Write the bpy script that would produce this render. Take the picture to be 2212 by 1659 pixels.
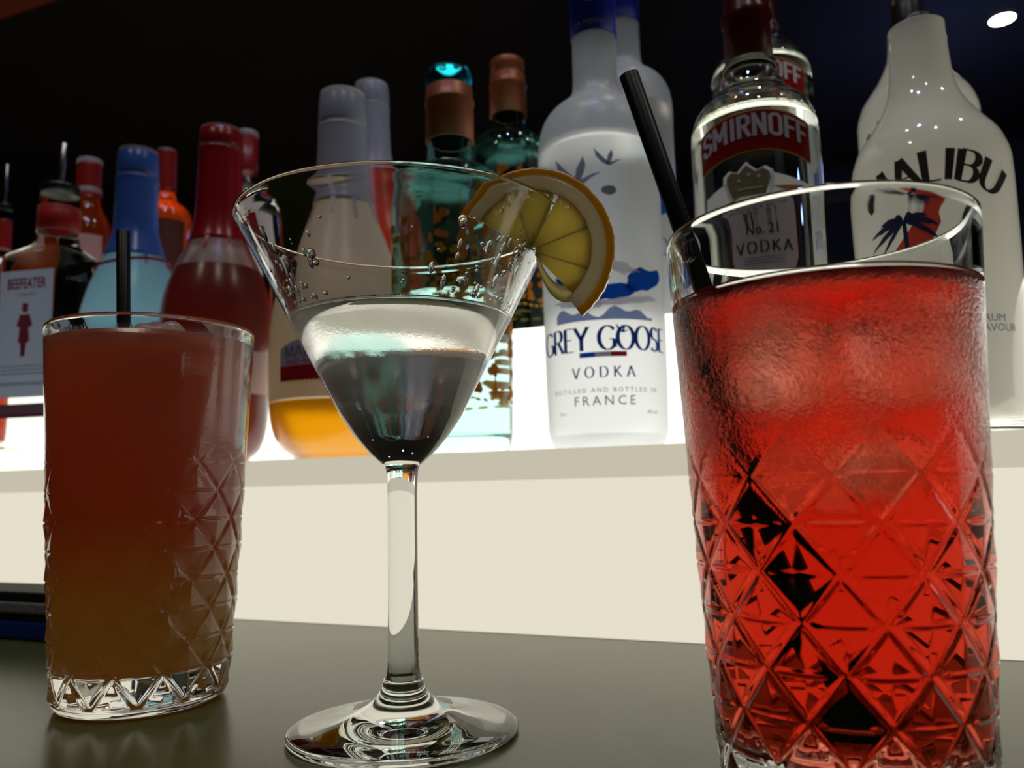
import bpy, bmesh, math, random
from math import sin, cos, pi, radians, sqrt, atan2
from mathutils import Vector, Matrix
from mathutils.geometry import tessellate_polygon
random.seed(7)
for o in list(bpy.data.objects): bpy.data.objects.remove(o)
SC = bpy.context.scene
COL = SC.collection
# ---------------------------------------------------------------- camera
W, H, F = 2212, 1659, 1734.0
PITCH, ROLL, CAMH = radians(7.106), radians(1.334), 0.081
fw = Vector((0, cos(PITCH), sin(PITCH))); rt = Vector((1, 0, 0)); up = Vector((0, -sin(PITCH), cos(PITCH)))
cx_ = cos(ROLL)*rt - sin(ROLL)*up
cy_ = sin(ROLL)*rt + cos(ROLL)*up
CAM = Vector((0, 0, CAMH))
cd = bpy.data.cameras.new('camera'); cam = bpy.data.objects.new('camera', cd); COL.objects.link(cam)
m = Matrix.Identity(4)
for i, v in enumerate((cx_, cy_, -fw)):
    for j in range(3): m[j][i] = v[j]
m.translation = CAM
cam.matrix_world = m
cd.sensor_width = 36; cd.lens = F/W*36; cd.clip_start = .01; cd.clip_end = 50
cd.dof.use_dof = True; cd.dof.focus_distance = .262; cd.dof.aperture_fstop = 15
SC.camera = cam
SC.view_settings.view_transform = 'Standard'; SC.view_settings.look = 'None'
SC.view_settings.gamma = 1; SC.view_settings.exposure = 0; SC.view_settings.use_curve_mapping = False
cy = SC.cycles
cy.max_bounces = 22; cy.transmission_bounces = 20; cy.glossy_bounces = 8; cy.diffuse_bounces = 5
cy.transparent_max_bounces = 24; cy.sample_clamp_indirect = 3; cy.sample_clamp_direct = 0
cy.caustics_reflective = True; cy.caustics_refractive = True; cy.blur_glossy = .3
cy.use_denoising = True
try: cy.denoiser = 'OPENIMAGEDENOISE'; cy.denoising_input_passes = 'RGB_ALBEDO_NORMAL'
except Exception: pass
# ---------------------------------------------------------------- world
w = bpy.data.worlds.new('world'); SC.world = w; w.use_nodes = True
w.node_tree.nodes['Background'].inputs[0].default_value = (.6, .6, .7, 1)
w.node_tree.nodes['Background'].inputs[1].default_value = .006

def ray(x, y):
    u, v = x - W/2, -(y - H/2)
    return (cx_*u + cy_*v + fw*F).normalized()
YAW = radians(22.37)
NK = Vector((sin(YAW), cos(YAW), 0)); DK = Vector((cos(YAW), -sin(YAW), 0))
K0, TZ1, TD, TZ2 = .4135, .0997, .11, .1907
def at_k(x, y, k):           # point of the sight line on the upright plane k metres behind the shelf's zero line
    d = ray(x, y); return CAM + d*(k - CAM.dot(NK))/d.dot(NK)
def at_z(x, y, z):
    d = ray(x, y); return CAM + d*(z - CAM.z)/d.z
# ---------------------------------------------------------------- lamps
def lamp(name, kind, loc, energy, color, size=.1, rot=(0, 0, 0), spot=None, shape=None, sy=None):
    l = bpy.data.lights.new(name, kind); l.energy = energy; l.color = color
    if kind == 'AREA':
        l.size = size
        if shape: l.shape = shape
        if sy: l.size_y = sy
    else: l.shadow_soft_size = size
    if spot: l.spot_size = spot; l.spot_blend = .5
    o = bpy.data.objects.new(name, l); o.location = loc; o.rotation_euler = rot; COL.objects.link(o); return o
CEIL = 1.55
DOWN = [tuple(at_z(2165, 42, CEIL-.004))[:2], (.35, .55), (-.35, .25), (.15, -.35), (-.8, -.3), (.9, .1)]
for i, (x, y) in enumerate(DOWN):
    lamp('downlight_lamp', 'SPOT', (x, y, CEIL-.02), 5.0 if i else 1.0, (1, .88, .74), .02, spot=radians(110))
# small unseen blue disc lamp overhead, added to tint the bottle tops
lamp('blue_tint_lamp', 'AREA', (-.05, .15, CEIL-.03), 2.4, (.42, .55, 1), .06, shape='DISK')

lamp('background_fill_lamp', 'POINT', (-.9, 2.6, -.45), 9, (1, .80, .66), .12)  # fill lamp hidden low behind the counter, added to lift the black background
bl_ = CAM + ray(2080, 330)*3.1
lamp('wall_tint_lamp', 'POINT', bl_, 4.0, (.25, .35, 1), .08)  # unseen blue lamp added to give the dark back wall a navy tint
# ---------------------------------------------------------------- materials
def N(nt, t, **k):
    n = nt.nodes.new(t)
    for a, b in k.items():
        if a in ('operation', 'blend_type', 'data_type', 'noise_dimensions', 'feature', 'wave_type', 'attribute_name', 'interpolation_type', 'distribution'): setattr(n, a, b)
    return n
def newmat(name):
    m_ = bpy.data.materials.new(name); m_.use_nodes = True; nt = m_.node_tree
    nt.nodes.clear(); out = nt.nodes.new('ShaderNodeOutputMaterial'); return m_, nt, out
def c4(c): return (c[0], c[1], c[2], 1)
def srgb(r, g, b):
    f = lambda v: (v/255/12.92) if v/255 <= .04045 else ((v/255+.055)/1.055)**2.4
    return (f(r), f(g), f(b))
def noise_bump(nt, scale, strength, dist=.0005, detail=3):
    tc = N(nt, 'ShaderNodeTexCoord'); n = N(nt, 'ShaderNodeTexNoise'); n.inputs['Scale'].default_value = scale; n.inputs['Detail'].default_value = detail
    nt.links.new(tc.outputs['Object'], n.inputs['Vector'])
    b = N(nt, 'ShaderNodeBump'); b.inputs['Strength'].default_value = strength; b.inputs['Distance'].default_value = dist
    nt.links.new(n.outputs['Fac'], b.inputs['Height']); return b, n
def pmat(name, col, rough=.5, spec=.5, metal=0, trans=0, ior=1.45, bump=None, coat=0, vary=0, vscale=40):
    m_, nt, out = newmat(name); p = N(nt, 'ShaderNodeBsdfPrincipled')
    p.inputs['Base Color'].default_value = c4(col); p.inputs['Roughness'].default_value = rough
    p.inputs['Specular IOR Level'].default_value = spec; p.inputs['Metallic'].default_value = metal
    p.inputs['Transmission Weight'].default_value = trans; p.inputs['IOR'].default_value = ior
    p.inputs['Coat Weight'].default_value = coat
    if bump:
        b, n = noise_bump(nt, *bump); nt.links.new(b.outputs[0], p.inputs['Normal'])
    if vary:
        tc = N(nt, 'ShaderNodeTexCoord'); n = N(nt, 'ShaderNodeTexNoise'); n.inputs['Scale'].default_value = vscale
        nt.links.new(tc.outputs['Object'], n.inputs['Vector'])
        r = N(nt, 'ShaderNodeMapRange'); r.inputs['To Min'].default_value = 1-vary; r.inputs['To Max'].default_value = 1+vary
        nt.links.new(n.outputs['Fac'], r.inputs[0])
        x = N(nt, 'ShaderNodeVectorMath', operation='SCALE'); x.inputs[0].default_value = col
        nt.links.new(r.outputs[0], x.inputs['Scale']); nt.links.new(x.outputs[0], p.inputs['Base Color'])
    nt.links.new(p.outputs[0], out.inputs[0]); return m_
def emat(name, col, s=1.0, var=.02):
    m_, nt, out = newmat(name); e = N(nt, 'ShaderNodeEmission'); e.inputs[1].default_value = s
    tc = N(nt, 'ShaderNodeTexCoord'); n = N(nt, 'ShaderNodeTexNoise'); n.inputs['Scale'].default_value = 6
    nt.links.new(tc.outputs['Object'], n.inputs['Vector'])
    r = N(nt, 'ShaderNodeMapRange'); r.inputs['To Min'].default_value = 1-var; r.inputs['To Max'].default_value = 1+var
    nt.links.new(n.outputs['Fac'], r.inputs[0])
    x = N(nt, 'ShaderNodeVectorMath', operation='SCALE'); x.inputs[0].default_value = col
    nt.links.new(r.outputs[0], x.inputs['Scale']); nt.links.new(x.outputs[0], e.inputs[0])
    nt.links.new(e.outputs[0], out.inputs[0]); return m_
def gmat(name, col=(1, 1, 1), rough=0.0, ior=1.5, absorb=None, bump=None):
    m_, nt, out = newmat(name); g = N(nt, 'ShaderNodeBsdfGlass')
    g.inputs['Color'].default_value = c4(col); g.inputs['Roughness'].default_value = rough; g.inputs['IOR'].default_value = ior
    if bump:
        b, n = noise_bump(nt, *bump); nt.links.new(b.outputs[0], g.inputs['Normal'])
    nt.links.new(g.outputs[0], out.inputs['Surface'])
    if absorb:
        v = N(nt, 'ShaderNodeVolumeAbsorption'); v.inputs[0].default_value = c4(absorb[0]); v.inputs[1].default_value = absorb[1]
        nt.links.new(v.outputs[0], out.inputs['Volume'])
    return m_
def liquid_mat(name, dens=None, col=(1, 1, 1), rough=0.0, n_liq=1.34, haze=0, hazecol=(1, 1, 1), bump=None):
    """drink whose wall is the glass/liquid interface and whose upward face is the air/liquid surface"""
    m_, nt, out = newmat(name); g = N(nt, 'ShaderNodeBsdfGlass')
    g.inputs['Roughness'].default_value = rough
    geo = N(nt, 'ShaderNodeAttribute'); geo.attribute_name = 'open_top'
    mx = N(nt, 'ShaderNodeMapRange'); mx.inputs['To Min'].default_value = n_liq/1.5; mx.inputs['To Max'].default_value = n_liq
    nt.links.new(geo.outputs['Fac'], mx.inputs[0]); nt.links.new(mx.outputs[0], g.inputs['IOR'])
    if bump:
        b, n = noise_bump(nt, *bump); nt.links.new(b.outputs[0], g.inputs['Normal'])
    s = g.outputs[0]
    if haze:
        t = N(nt, 'ShaderNodeBsdfTranslucent'); t.inputs[0].default_value = c4(hazecol)
        mixs = N(nt, 'ShaderNodeMixShader'); mixs.inputs[0].default_value = haze
        nt.links.new(s, mixs.inputs[1]); nt.links.new(t.outputs[0], mixs.inputs[2]); s = mixs.outputs[0]
    nt.links.new(s, out.inputs['Surface'])
    if dens:
        v = N(nt, 'ShaderNodeVolumeAbsorption'); v.inputs[0].default_value = c4(col); v.inputs[1].default_value = dens
        nt.links.new(v.outputs[0], out.inputs['Volume'])
    return m_
def milky(name, col, tr=.5, rough=.4, gloss=.04, refr=0.0, rrough=.3, grad=None, tcol=None):
    """opaque or frosted stuff that glows through: diffuse + translucent + a gloss coat, optionally some rough refraction"""
    m_, nt, out = newmat(name)
    d = N(nt, 'ShaderNodeBsdfDiffuse'); t = N(nt, 'ShaderNodeBsdfTranslucent')
    d.inputs[0].default_value = c4(col); t.inputs[0].default_value = c4(tcol or col)
    if grad:      # the stuff's own layered colour along its height: [(z, col), ...]
        tc = N(nt, 'ShaderNodeTexCoord'); sx = N(nt, 'ShaderNodeSeparateXYZ'); nt.links.new(tc.outputs['Object'], sx.inputs[0])
        z0, z1 = grad[0][0], grad[-1][0]
        no = N(nt, 'ShaderNodeTexNoise'); no.inputs['Scale'].default_value = 30; nt.links.new(tc.outputs['Object'], no.inputs['Vector'])
        ad = N(nt, 'ShaderNodeMath', operation='MULTIPLY_ADD'); nt.links.new(no.outputs['Fac'], ad.inputs[0]); ad.inputs[1].default_value = .016; nt.links.new(sx.outputs[2], ad.inputs[2])
        mr = N(nt, 'ShaderNodeMapRange'); mr.inputs[1].default_value = z0+.008; mr.inputs[2].default_value = z1+.008; nt.links.new(ad.outputs[0], mr.inputs[0])
        cr = N(nt, 'ShaderNodeValToRGB'); els = cr.color_ramp.elements
        for i, (z, c) in enumerate(grad):
            e = els[i] if i < 2 else els.new((z-z0)/(z1-z0))
            e.position = (z-z0)/(z1-z0); e.color = c4(c)
        nt.links.new(mr.outputs[0], cr.inputs[0]); nt.links.new(cr.outputs[0], d.inputs[0]); nt.links.new(cr.outputs[0], t.inputs[0])
    a = N(nt, 'ShaderNodeMixShader'); a.inputs[0].default_value = tr
    nt.links.new(d.outputs[0], a.inputs[1]); nt.links.new(t.outputs[0], a.inputs[2]); s = a.outputs[0]
    if refr:
        g = N(nt, 'ShaderNodeBsdfRefraction'); g.inputs['IOR'].default_value = 1.12; g.inputs['Roughness'].default_value = rrough; g.inputs[0].default_value = c4(tcol or col)
        b = N(nt, 'ShaderNodeMixShader'); b.inputs[0].default_value = refr
        nt.links.new(s, b.inputs[1]); nt.links.new(g.outputs[0], b.inputs[2]); s = b.outputs[0]
    if gloss:
        gl = N(nt, 'ShaderNodeBsdfGlossy'); gl.inputs['Roughness'].default_value = rough; gl.inputs[0].default_value = (1, 1, 1, 1)
        fr = N(nt, 'ShaderNodeFresnel'); fr.inputs[0].default_value = 1.0+gloss*10
        b = N(nt, 'ShaderNodeMixShader'); nt.links.new(fr.outputs[0], b.inputs[0])
        nt.links.new(s, b.inputs[1]); nt.links.new(gl.outputs[0], b.inputs[2]); s = b.outputs[0]
    nt.links.new(s, out.inputs[0]); return m_

# ---------------------------------------------------------------- object helpers
def link_mesh(name, verts, faces, mat=None, parent=None, smooth=True, attr=None):
    me = bpy.data.meshes.new(name); me.from_pydata(verts, [], faces); me.validate(); me.update()
    if smooth: me.polygons.foreach_set('use_smooth', [True]*len(me.polygons))
    if attr:
        a = me.attributes.new(attr[0], 'FLOAT', 'FACE'); a.data.foreach_set('value', attr[1][:len(me.polygons)])
    o = bpy.data.objects.new(name, me); COL.objects.link(o)
    if mat: me.materials.append(mat)
    if parent: o.parent = parent
    return o
def from_bm(name, bm, mat=None, parent=None, smooth=False):
    me = bpy.data.meshes.new(name); bm.to_mesh(me); bm.free()
    if smooth: me.polygons.foreach_set('use_smooth', [True]*len(me.polygons))
    o = bpy.data.objects.new(name, me); COL.objects.link(o)
    if mat: me.materials.append(mat)
    if parent: o.parent = parent
    return o
def tag(o, label, cat=None, group=None, kind=None):
    if label: o['label'] = label
    if cat: o['category'] = cat
    if group: o['group'] = group
    if kind: o['kind'] = kind
    return o
def empty(name, loc, rz, label, cat, group=None):
    o = bpy.data.objects.new(name, None); o.empty_display_size = .02; o.location = loc; o.rotation_euler = (0, 0, rz); COL.objects.link(o)
    return tag(o, label, cat, group)
def lathe_vf(prof, n=96, closed=False, disp=None):
    """prof: [(r,z)...]; r=0 gives a pole. normals outward when the profile runs bottom centre -> up the outside"""
    V, Fc, rings = [], [], []
    for i, (r, z) in enumerate(prof):
        if r <= 1e-7: rings.append([len(V)]); V.append((0, 0, z))
        else:
            rings.append(list(range(len(V), len(V)+n)))
            for k in range(n):
                a = 2*pi*k/n; rr = r + (disp(a, z, i) if disp else 0); V.append((rr*cos(a), rr*sin(a), z))
    for A, B in zip(rings[:-1], rings[1:]):
        if len(A) == 1 and len(B) == 1: continue
        for k in range(n):
            k2 = (k+1) % n
            if len(A) == 1: Fc.append((A[0], B[k2], B[k]))
            elif len(B) == 1: Fc.append((A[k], A[k2], B[0]))
            else: Fc.append((A[k], A[k2], B[k2], B[k]))
    return V, Fc
def lathe(name, prof, mat, parent=None, n=96, smooth=True, disp=None, flip=False):
    V, Fc = lathe_vf(prof, n, disp=disp)
    if flip: Fc = [f[::-1] for f in Fc]
    return link_mesh(name, V, Fc, mat, parent, smooth)
def drink(name, wall, mat, parent=None, n=128, rim=.0006):
    """wall: inner-wall profile from floor centre up to the level; adds a free surface with its meniscus"""
    r, z = wall[-1]
    prof = list(wall)
    top = [(r-.0004, z-.0005), (r-.0012, z-.0010), (r*.7, z-.0011), (0, z-.0011)]
    V, Fc = lathe_vf(prof+top, n)
    zt = []
    nw = sum((1 if min(a[0], b[0]) <= 1e-7 else 1)*n for a, b in zip(prof[:-1], prof[1:]))
    at = [0.0]*nw + [1.0]*(len(Fc)-nw)
    return link_mesh(name, V, Fc, mat, parent, True, ('open_top', at))
def smooth_prof(pts, step=.0015):
    """Catmull-Rom through the points so a profile has no visible corners"""
    out = []
    n = len(pts)
    for i in range(n-1):
        p0 = pts[max(i-1, 0)]; p1 = pts[i]; p2 = pts[i+1]; p3 = pts[min(i+2, n-1)]
        L = math.hypot(p2[0]-p1[0], p2[1]-p1[1]); k = max(1, min(14, int(L/step)))
        for j in range(k):
            t = j/k
            q = []
            for a in (0, 1):
                m1 = (p2[a]-p0[a])/2; m2 = (p3[a]-p1[a])/2
                # limit tangents
                d = p2[a]-p1[a]
                lim = 1.5*abs(d)
                m1 = max(-lim, min(lim, m1)); m2 = max(-lim, min(lim, m2))
                q.append((2*t**3-3*t**2+1)*p1[a]+(t**3-2*t**2+t)*m1+(-2*t**3+3*t**2)*p2[a]+(t**3-t**2)*m2)
            out.append((max(q[0], 0), q[1]))
    out.append(pts[-1]); return out
def box(name, x0, x1, y0, y1, z0, z1, mat, parent=None, bevel=0, M=None):
    bm = bmesh.new(); bmesh.ops.create_cube(bm, size=1)
    for v in bm.verts: v.co = Vector((x0+(v.co.x+.5)*(x1-x0), y0+(v.co.y+.5)*(y1-y0), z0+(v.co.z+.5)*(z1-z0)))
    if bevel: bmesh.ops.bevel(bm, geom=bm.edges[:], offset=bevel, segments=3, affect='EDGES', profile=.6)
    if M: bm.transform(M)
    return from_bm(name, bm, mat, parent)
def tube(name, p0, p1, r, ri, mat, parent=None, n=32):
    d = (Vector(p1)-Vector(p0)); L = d.length
    V, Fc = lathe_vf([(ri, 0), (r-.0002, 0), (r, .0002), (r, L*.5), (r, L-.0002), (r-.0002, L), (ri, L), (ri, 0)], n)
    q = d.to_track_quat('Z', 'Y').to_matrix().to_4x4(); q.translation = Vector(p0)
    o = link_mesh(name, V, Fc, mat, parent); o.data.transform(q); return o
# ---- flat print wrapped on a round bottle
def clip_wrap(name, polys, surf, rref, mat, parent, eps=.00025, ds=.002, dz=.004, phi0=0, flat=None):
    """polys: list of 2D (s,z) polygons; surf(z)->radius; printed on the surface eps proud of it"""
    bm = bmesh.new()
    for P in polys:
        vs = [bm.verts.new((a, 0, b)) for a, b in P]
        tr = tessellate_polygon([[Vector((a, b, 0)) for a, b in P]]) if len(P) > 3 else [(0, 1, 2)]
        for t in tr:
            try: bm.faces.new([vs[i] for i in t])
            except Exception: pass
    if not bm.verts: return None
    xs = [v.co.x for v in bm.verts]; zs = [v.co.z for v in bm.verts]
    def cuts(a, b, st, ax):
        k = math.ceil(a/st)
        while k*st < b:
            co = Vector((0, 0, 0)); co[ax] = k*st; no = Vector((0, 0, 0)); no[ax] = 1
            bmesh.ops.bisect_plane(bm, geom=bm.verts[:]+bm.edges[:]+bm.faces[:], plane_co=co, plane_no=no, dist=1e-7); k += 1
    if not flat:
        cuts(min(xs), max(xs), ds, 0)
        if dz: cuts(min(zs), max(zs), dz, 2)
    for v in bm.verts:
        s, z = v.co.x, v.co.z
        if flat: v.co = Vector((s, -flat-eps, z))
        else:
            r = surf(z)+eps; a = phi0+s/rref; v.co = Vector((r*sin(a), -r*cos(a), z))
    for f in bm.faces:
        f.normal_update(); c = f.calc_center_median()
        nn = Vector((0, -1, 0)) if flat else Vector((c.x, c.y, 0))
        if f.normal.dot(nn) < 0: f.normal_flip()
    return from_bm(name, bm, mat, parent, smooth=False)
def font_polys(text, size, x0, z0, sx=1.0, align='CENTER', bold=0, space=1.0):
    c = bpy.data.curves.new('t', 'FONT'); c.body = text; c.size = size; c.align_x = align; c.fill_mode = 'FRONT'; c.resolution_u = 2; c.offset = bold; c.space_character = space
    o = bpy.data.objects.new('t', c); me = bpy.data.meshes.new_from_object(o)
    out = [[(x0+me.vertices[i].co.x*sx, z0+me.vertices[i].co.y) for i in p.vertices] for p in me.polygons]
    bpy.data.objects.remove(o); bpy.data.curves.remove(c); bpy.data.meshes.remove(me); return out
def arc(cx, cz, rx, rz, a0, a1, n=14):
    return [(cx+rx*cos(radians(a0+(a1-a0)*i/n)), cz+rz*sin(radians(a0+(a1-a0)*i/n))) for i in range(n+1)]
LET = {  # skeletons in a box one unit high: (advance, [polylines])
 'A': (.80, [[(.02, 0), (.38, 1)], [(.38, 1), (.76, 0)], [(.16, .34), (.62, .34)]]),
 'B': (.66, [[(.08, 0), (.08, 1)], [(.08, 1), (.3, 1)] + arc(.34, .76, .22, .24, 80, -90, 8) + [(.08, .52)], [(.08, .52), (.32, .52)] + arc(.36, .26, .25, .26, 80, -90, 8) + [(.08, 0)]]),
 'D': (.82, [[(.1, 0), (.1, 1)], [(.1, 1), (.3, 1)] + arc(.34, .5, .42, .5, 85, -85, 14) + [(.1, 0)]]),
 'E': (.62, [[(.1, 0), (.1, 1)], [(.1, 1), (.55, 1)], [(.1, .52), (.46, .52)], [(.1, 0), (.58, 0)]]),
 'F': (.58, [[(.1, 0), (.1, 1)], [(.1, 1), (.56, 1)], [(.1, .5), (.46, .5)]]),
 'G': (.88, [arc(.47, .5, .42, .5, 42, 318, 22), [(.80, .44), (.80, .1)], [(.56, .44), (.84, .44)]]),
 'I': (.30, [[(.14, 0), (.14, 1)]]),
 'K': (.74, [[(.1, 0), (.1, 1)], [(.12, .42), (.62, 1)], [(.26, .56), (.7, 0)]]),
 'L': (.58, [[(.1, 0), (.1, 1)], [(.1, 0), (.56, 0)]]),
 'M': (1.0, [[(.1, 0), (.16, 1)], [(.16, 1), (.5, .1)], [(.5, .1), (.84, 1)], [(.84, 1), (.92, 0)]]),
 'N': (.80, [[(.1, 0), (.1, 1)], [(.1, 1), (.7, 0)], [(.7, 0), (.7, 1)]]),
 'O': (.90, [arc(.45, .5, .4, .5, 0, 360, 28)]),
 'R': (.72, [[(.1, 0), (.1, 1)], [(.1, 1), (.34, 1)] + arc(.38, .75, .22, .25, 80, -90, 8) + [(.1, .5)], [(.34, .5), (.68, 0)]]),
 'S': (.58, [arc(.3, .745, .22, .25, 30, 270, 12) + arc(.29, .245, .25, .25, 90, -150, 12)]),
 'U': (.80, [[(.1, 1), (.1, .35)] + arc(.4, .35, .3, .35, 180, 360, 12) + [(.7, 1)]]),
 'V': (.76, [[(.02, 1), (.38, 0)], [(.38, 0), (.74, 1)]]),
 'Y': (.72, [[(.02, 1), (.36, .48)], [(.70, 1), (.36, .48)], [(.36, .48), (.36, 0)]]),
 ' ': (.42, []),
}
BLK = dict(LET)  # square-shouldered letters
BLK['S'] = (.62, [[(.54, .80), (.54, .88), (.42, 1), (.2, 1), (.08, .88), (.08, .66), (.18, .55), (.44, .45), (.54, .34), (.54, .12), (.42, 0), (.2, 0), (.08, .12), (.08, .22)]])
BLK['O'] = (.68, [[(.08, .5), (.08, .12), (.2, 0), (.46, 0), (.58, .12), (.58, .88), (.46, 1), (.2, 1), (.08, .88), (.08, .5)]])
BLK['R'] = (.66, [[(.08, 0), (.08, 1)], [(.08, 1), (.42, 1), (.54, .88), (.54, .62), (.42, .5), (.08, .5)], [(.30, .5), (.56, 0)]])
BLK['N'] = (.70, [[(.08, 0), (.08, 1)], [(.08, 1), (.58, 0)], [(.58, 0), (.58, 1)]])
BLK['M'] = (.86, [[(.08, 0), (.08, 1)], [(.08, 1), (.40, .3)], [(.40, .3), (.72, 1)], [(.72, 1), (.72, 0)]])
def strokes(text, h, x0, z0, sx=1.0, thick=.13, thin=.04, serif=0.0, space=0.0, font=LET, align='C', bend=None, ext=0.0):
    adv = sum((font[c][0]+space) for c in text)*h*sx - space*h*sx
    x = x0 - (adv/2 if align == 'C' else 0)
    out = []
    for c in text:
        a, lines = font[c]
        for L in lines:
            n = len(L); pts = [(p[0]*sx*h, p[1]*h) for p in L]; left, right = [], []
            closed = math.hypot(pts[0][0]-pts[-1][0], pts[0][1]-pts[-1][1]) < 1e-6
            for i, p in enumerate(pts):
                q0 = pts[i-1] if i else (pts[-2] if closed else None); q1 = pts[i+1] if i < n-1 else (pts[1] if closed else None)
                dx = (q1 or p)[0]-(q0 or p)[0]; dz = (q1 or p)[1]-(q0 or p)[1]; l = math.hypot(dx, dz) or 1; dx /= l; dz /= l
                wd = h*(thin+(thick-thin)*abs(dz)**1.3)/2
                ex = ext*h if not closed and (i == 0) else (-ext*h if not closed and i == n-1 else 0)
                px, pz = p[0]-dx*ex, p[1]-dz*ex
                left.append((px-dz*wd, pz+dx*wd)); right.append((px+dz*wd, pz-dx*wd))
            for i in range(n-1):
                out.append([(x+q[0], z0+q[1]) for q in (left[i], right[i], right[i+1], left[i+1])])
            if serif and n == 2 and abs(pts[1][1]-pts[0][1]) > .5*h:
                for p in pts:
                    if c == 'A' and p[1] > .5*h: continue
                    if c in 'VM' and .2*h*sx < p[0] < .6*h*sx and p[1] < .3*h: continue
                    if c == 'Y' and .3*h < p[1] < .6*h: continue
                    if c == 'K' and .3*h < p[1] < .6*h: continue
                    sw = serif*h; st = thin*h*.8; zz = p[1] if p[1] < .5*h else p[1]-st
                    out.append([(x+p[0]-sw, z0+zz), (x+p[0]+sw, z0+zz), (x+p[0]+sw, z0+zz+st), (x+p[0]-sw, z0+zz+st)])
        x += (a+space)*h*sx
    if bend: out = [[bend(*p) for p in P] for P in out]
    return out
def ell(cx, cz, rx, rz, n=20, rot=0, jit=0, sd=0):
    rg = random.Random(sd); P = []
    for i in range(n):
        a = 2*pi*i/n; j = 1+rg.uniform(-jit, jit); x, z = rx*cos(a)*j, rz*sin(a)*j
        P.append((cx+x*cos(rot)-z*sin(rot), cz+x*sin(rot)+z*cos(rot)))
    return P
def rect(x0, x1, z0, z1): return [(x0, z0), (x1, z0), (x1, z1), (x0, z1)]

# ================================================================ SETTING
Mcounter = pmat('bar_top_stone', srgb(84, 90, 46), .24, .42, bump=(900, .12, .0002, 2), vary=.10, vscale=220)
Mdark = pmat('dark_room_paint', (.030, .027, .024), .7, .2, vary=.2, vscale=5)
Mblackglass = pmat('dark_back_wall', (.035, .033, .032), .6, .25, vary=.3, vscale=4)
SH = Matrix.Rotation(-YAW, 4, 'Z')   # local x along the shelf, local y = k
def kbox(name, s0, s1, k0, k1, z0, z1, mat, parent=None, bevel=0): return box(name, s0, s1, k0, k1, z0, z1, mat, parent, bevel, SH)
c = kbox('bar_counter', -1.6, 1.4, -1.2, K0+.45, -.04, 0, Mcounter); tag(c, 'dark olive grey bar top the three cocktails stand on', 'counter')
for nm, a in (('floor', (-4, 4, -3, 4.05, -1.1, -1.05)), ('ceiling', (-4, 4, -3, 4.05, CEIL, CEIL+.05))):
    tag(kbox(nm, *a, Mdark), None, kind='structure')
for nm, a in (('wall_back', (-4, 4, 4.0, 4.05, -1.05, CEIL)), ('wall_front', (-4, 4, -3, -2.95, -1.05, CEIL)), ('wall_left', (-4, -3.95, -2.9, 4, -1.05, CEIL)), ('wall_right', (3.95, 4, -2.9, 4, -1.05, CEIL))):
    tag(kbox(nm, *a, Mblackglass if nm == 'wall_back' else Mdark), None, kind='structure')
# brown wooden beam across the ceiling, upper left
Mwood = pmat('reddish_brown_beam_wood', srgb(150, 70, 40), .5, .4, vary=.25, vscale=9)
pA = at_z(-60, 62, 1.30); pB = at_z(128, -2, 1.30)
dv = (pB-pA).normalized(); nv = Vector((-dv.y, dv.x, 0))
if nv.x > 0: nv = -nv
bm = bmesh.new(); vs = []
for zz in (1.30, CEIL-.001):
    for q in (pA-dv*1.2, pB+dv*.9, pB+dv*.9+nv*.35, pA-dv*1.2+nv*.35): vs.append(bm.verts.new((q.x, q.y, zz)))
for f in ((0, 1, 2, 3), (4, 7, 6, 5), (0, 4, 5, 1), (1, 5, 6, 2), (2, 6, 7, 3), (3, 7, 4, 0)): bm.faces.new([vs[i] for i in f])
bmesh.ops.recalc_face_normals(bm, faces=bm.faces[:])
tag(from_bm('ceiling_beam', bm, Mwood), 'reddish brown wooden beam at the upper left corner of the ceiling', 'beam')
# recessed lights
Mlamp = emat('lit_downlight_lens', (1, .93, .82), 14); Mtrim = pmat('dark_lamp_trim', (.05, .04, .035), .4)
for i, (x, y) in enumerate(DOWN[:1]):
    e = empty('ceiling_light', (x, y, CEIL), 0, 'round lit ceiling downlight at the upper right', 'light')
    r = .036 if i == 0 else .03
    lathe('lens', [(0, -.004), (r, -.004), (r, -.001)], Mlamp, e, 32, flip=False)
    lathe('trim_ring', [(r+.001, -.001), (r+.001, -.006), (r+.006, -.005), (r+.007, -.001)], Mtrim, e, 32)

# ---- stepped, backlit bottle display
Mlow = emat('warm_lit_acrylic_low', (.79, .735, .60), 1.0, .03)
Mhigh = emat('white_lit_acrylic_high', (1.55, 1.50, 1.34), 1.0, .02)
Mtread = emat('lit_acrylic_tread', (2.0, 1.93, 1.68), 1.0, .02)
Mlip = milky('acrylic_step_edge', srgb(225, 219, 200), .55, .3, .04)
disp = empty('bottle_display', NK*K0, -YAW, 'stepped white backlit acrylic display the bottles stand on', 'shelf')
def dbox(name, s0, s1, k0, k1, z0, z1, mat, bevel=0): return box(name, s0, s1, k0, k1, z0, z1, mat, disp, bevel)
LIP = .0165
dbox('lower_front_panel', -1.3, 1.1, .0008, .004, .0005, TZ1-LIP, Mlow)
dbox('lower_step_edge', -1.3, 1.1, 0, .008, TZ1-LIP, TZ1, emat('dimly_lit_step_edge', srgb(198, 191, 172), 1.0, .02), .0006)
dbox('lower_tread', -1.3, 1.1, .008, TD, TZ1-.006, TZ1-.0004, Mtread)
dbox('upper_front_panel', -1.3, 1.1, TD+.0005, TD+.004, TZ1-.0004, TZ2-.0035, Mhigh)
dbox('upper_tread', -1.3, 1.1, TD, TD+.16, TZ2-.003, TZ2, Mtread)
dbox('plinth', -1.3, 1.1, TD+.01, TD+.16, .001, TZ2-.004, Mdark)

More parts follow.
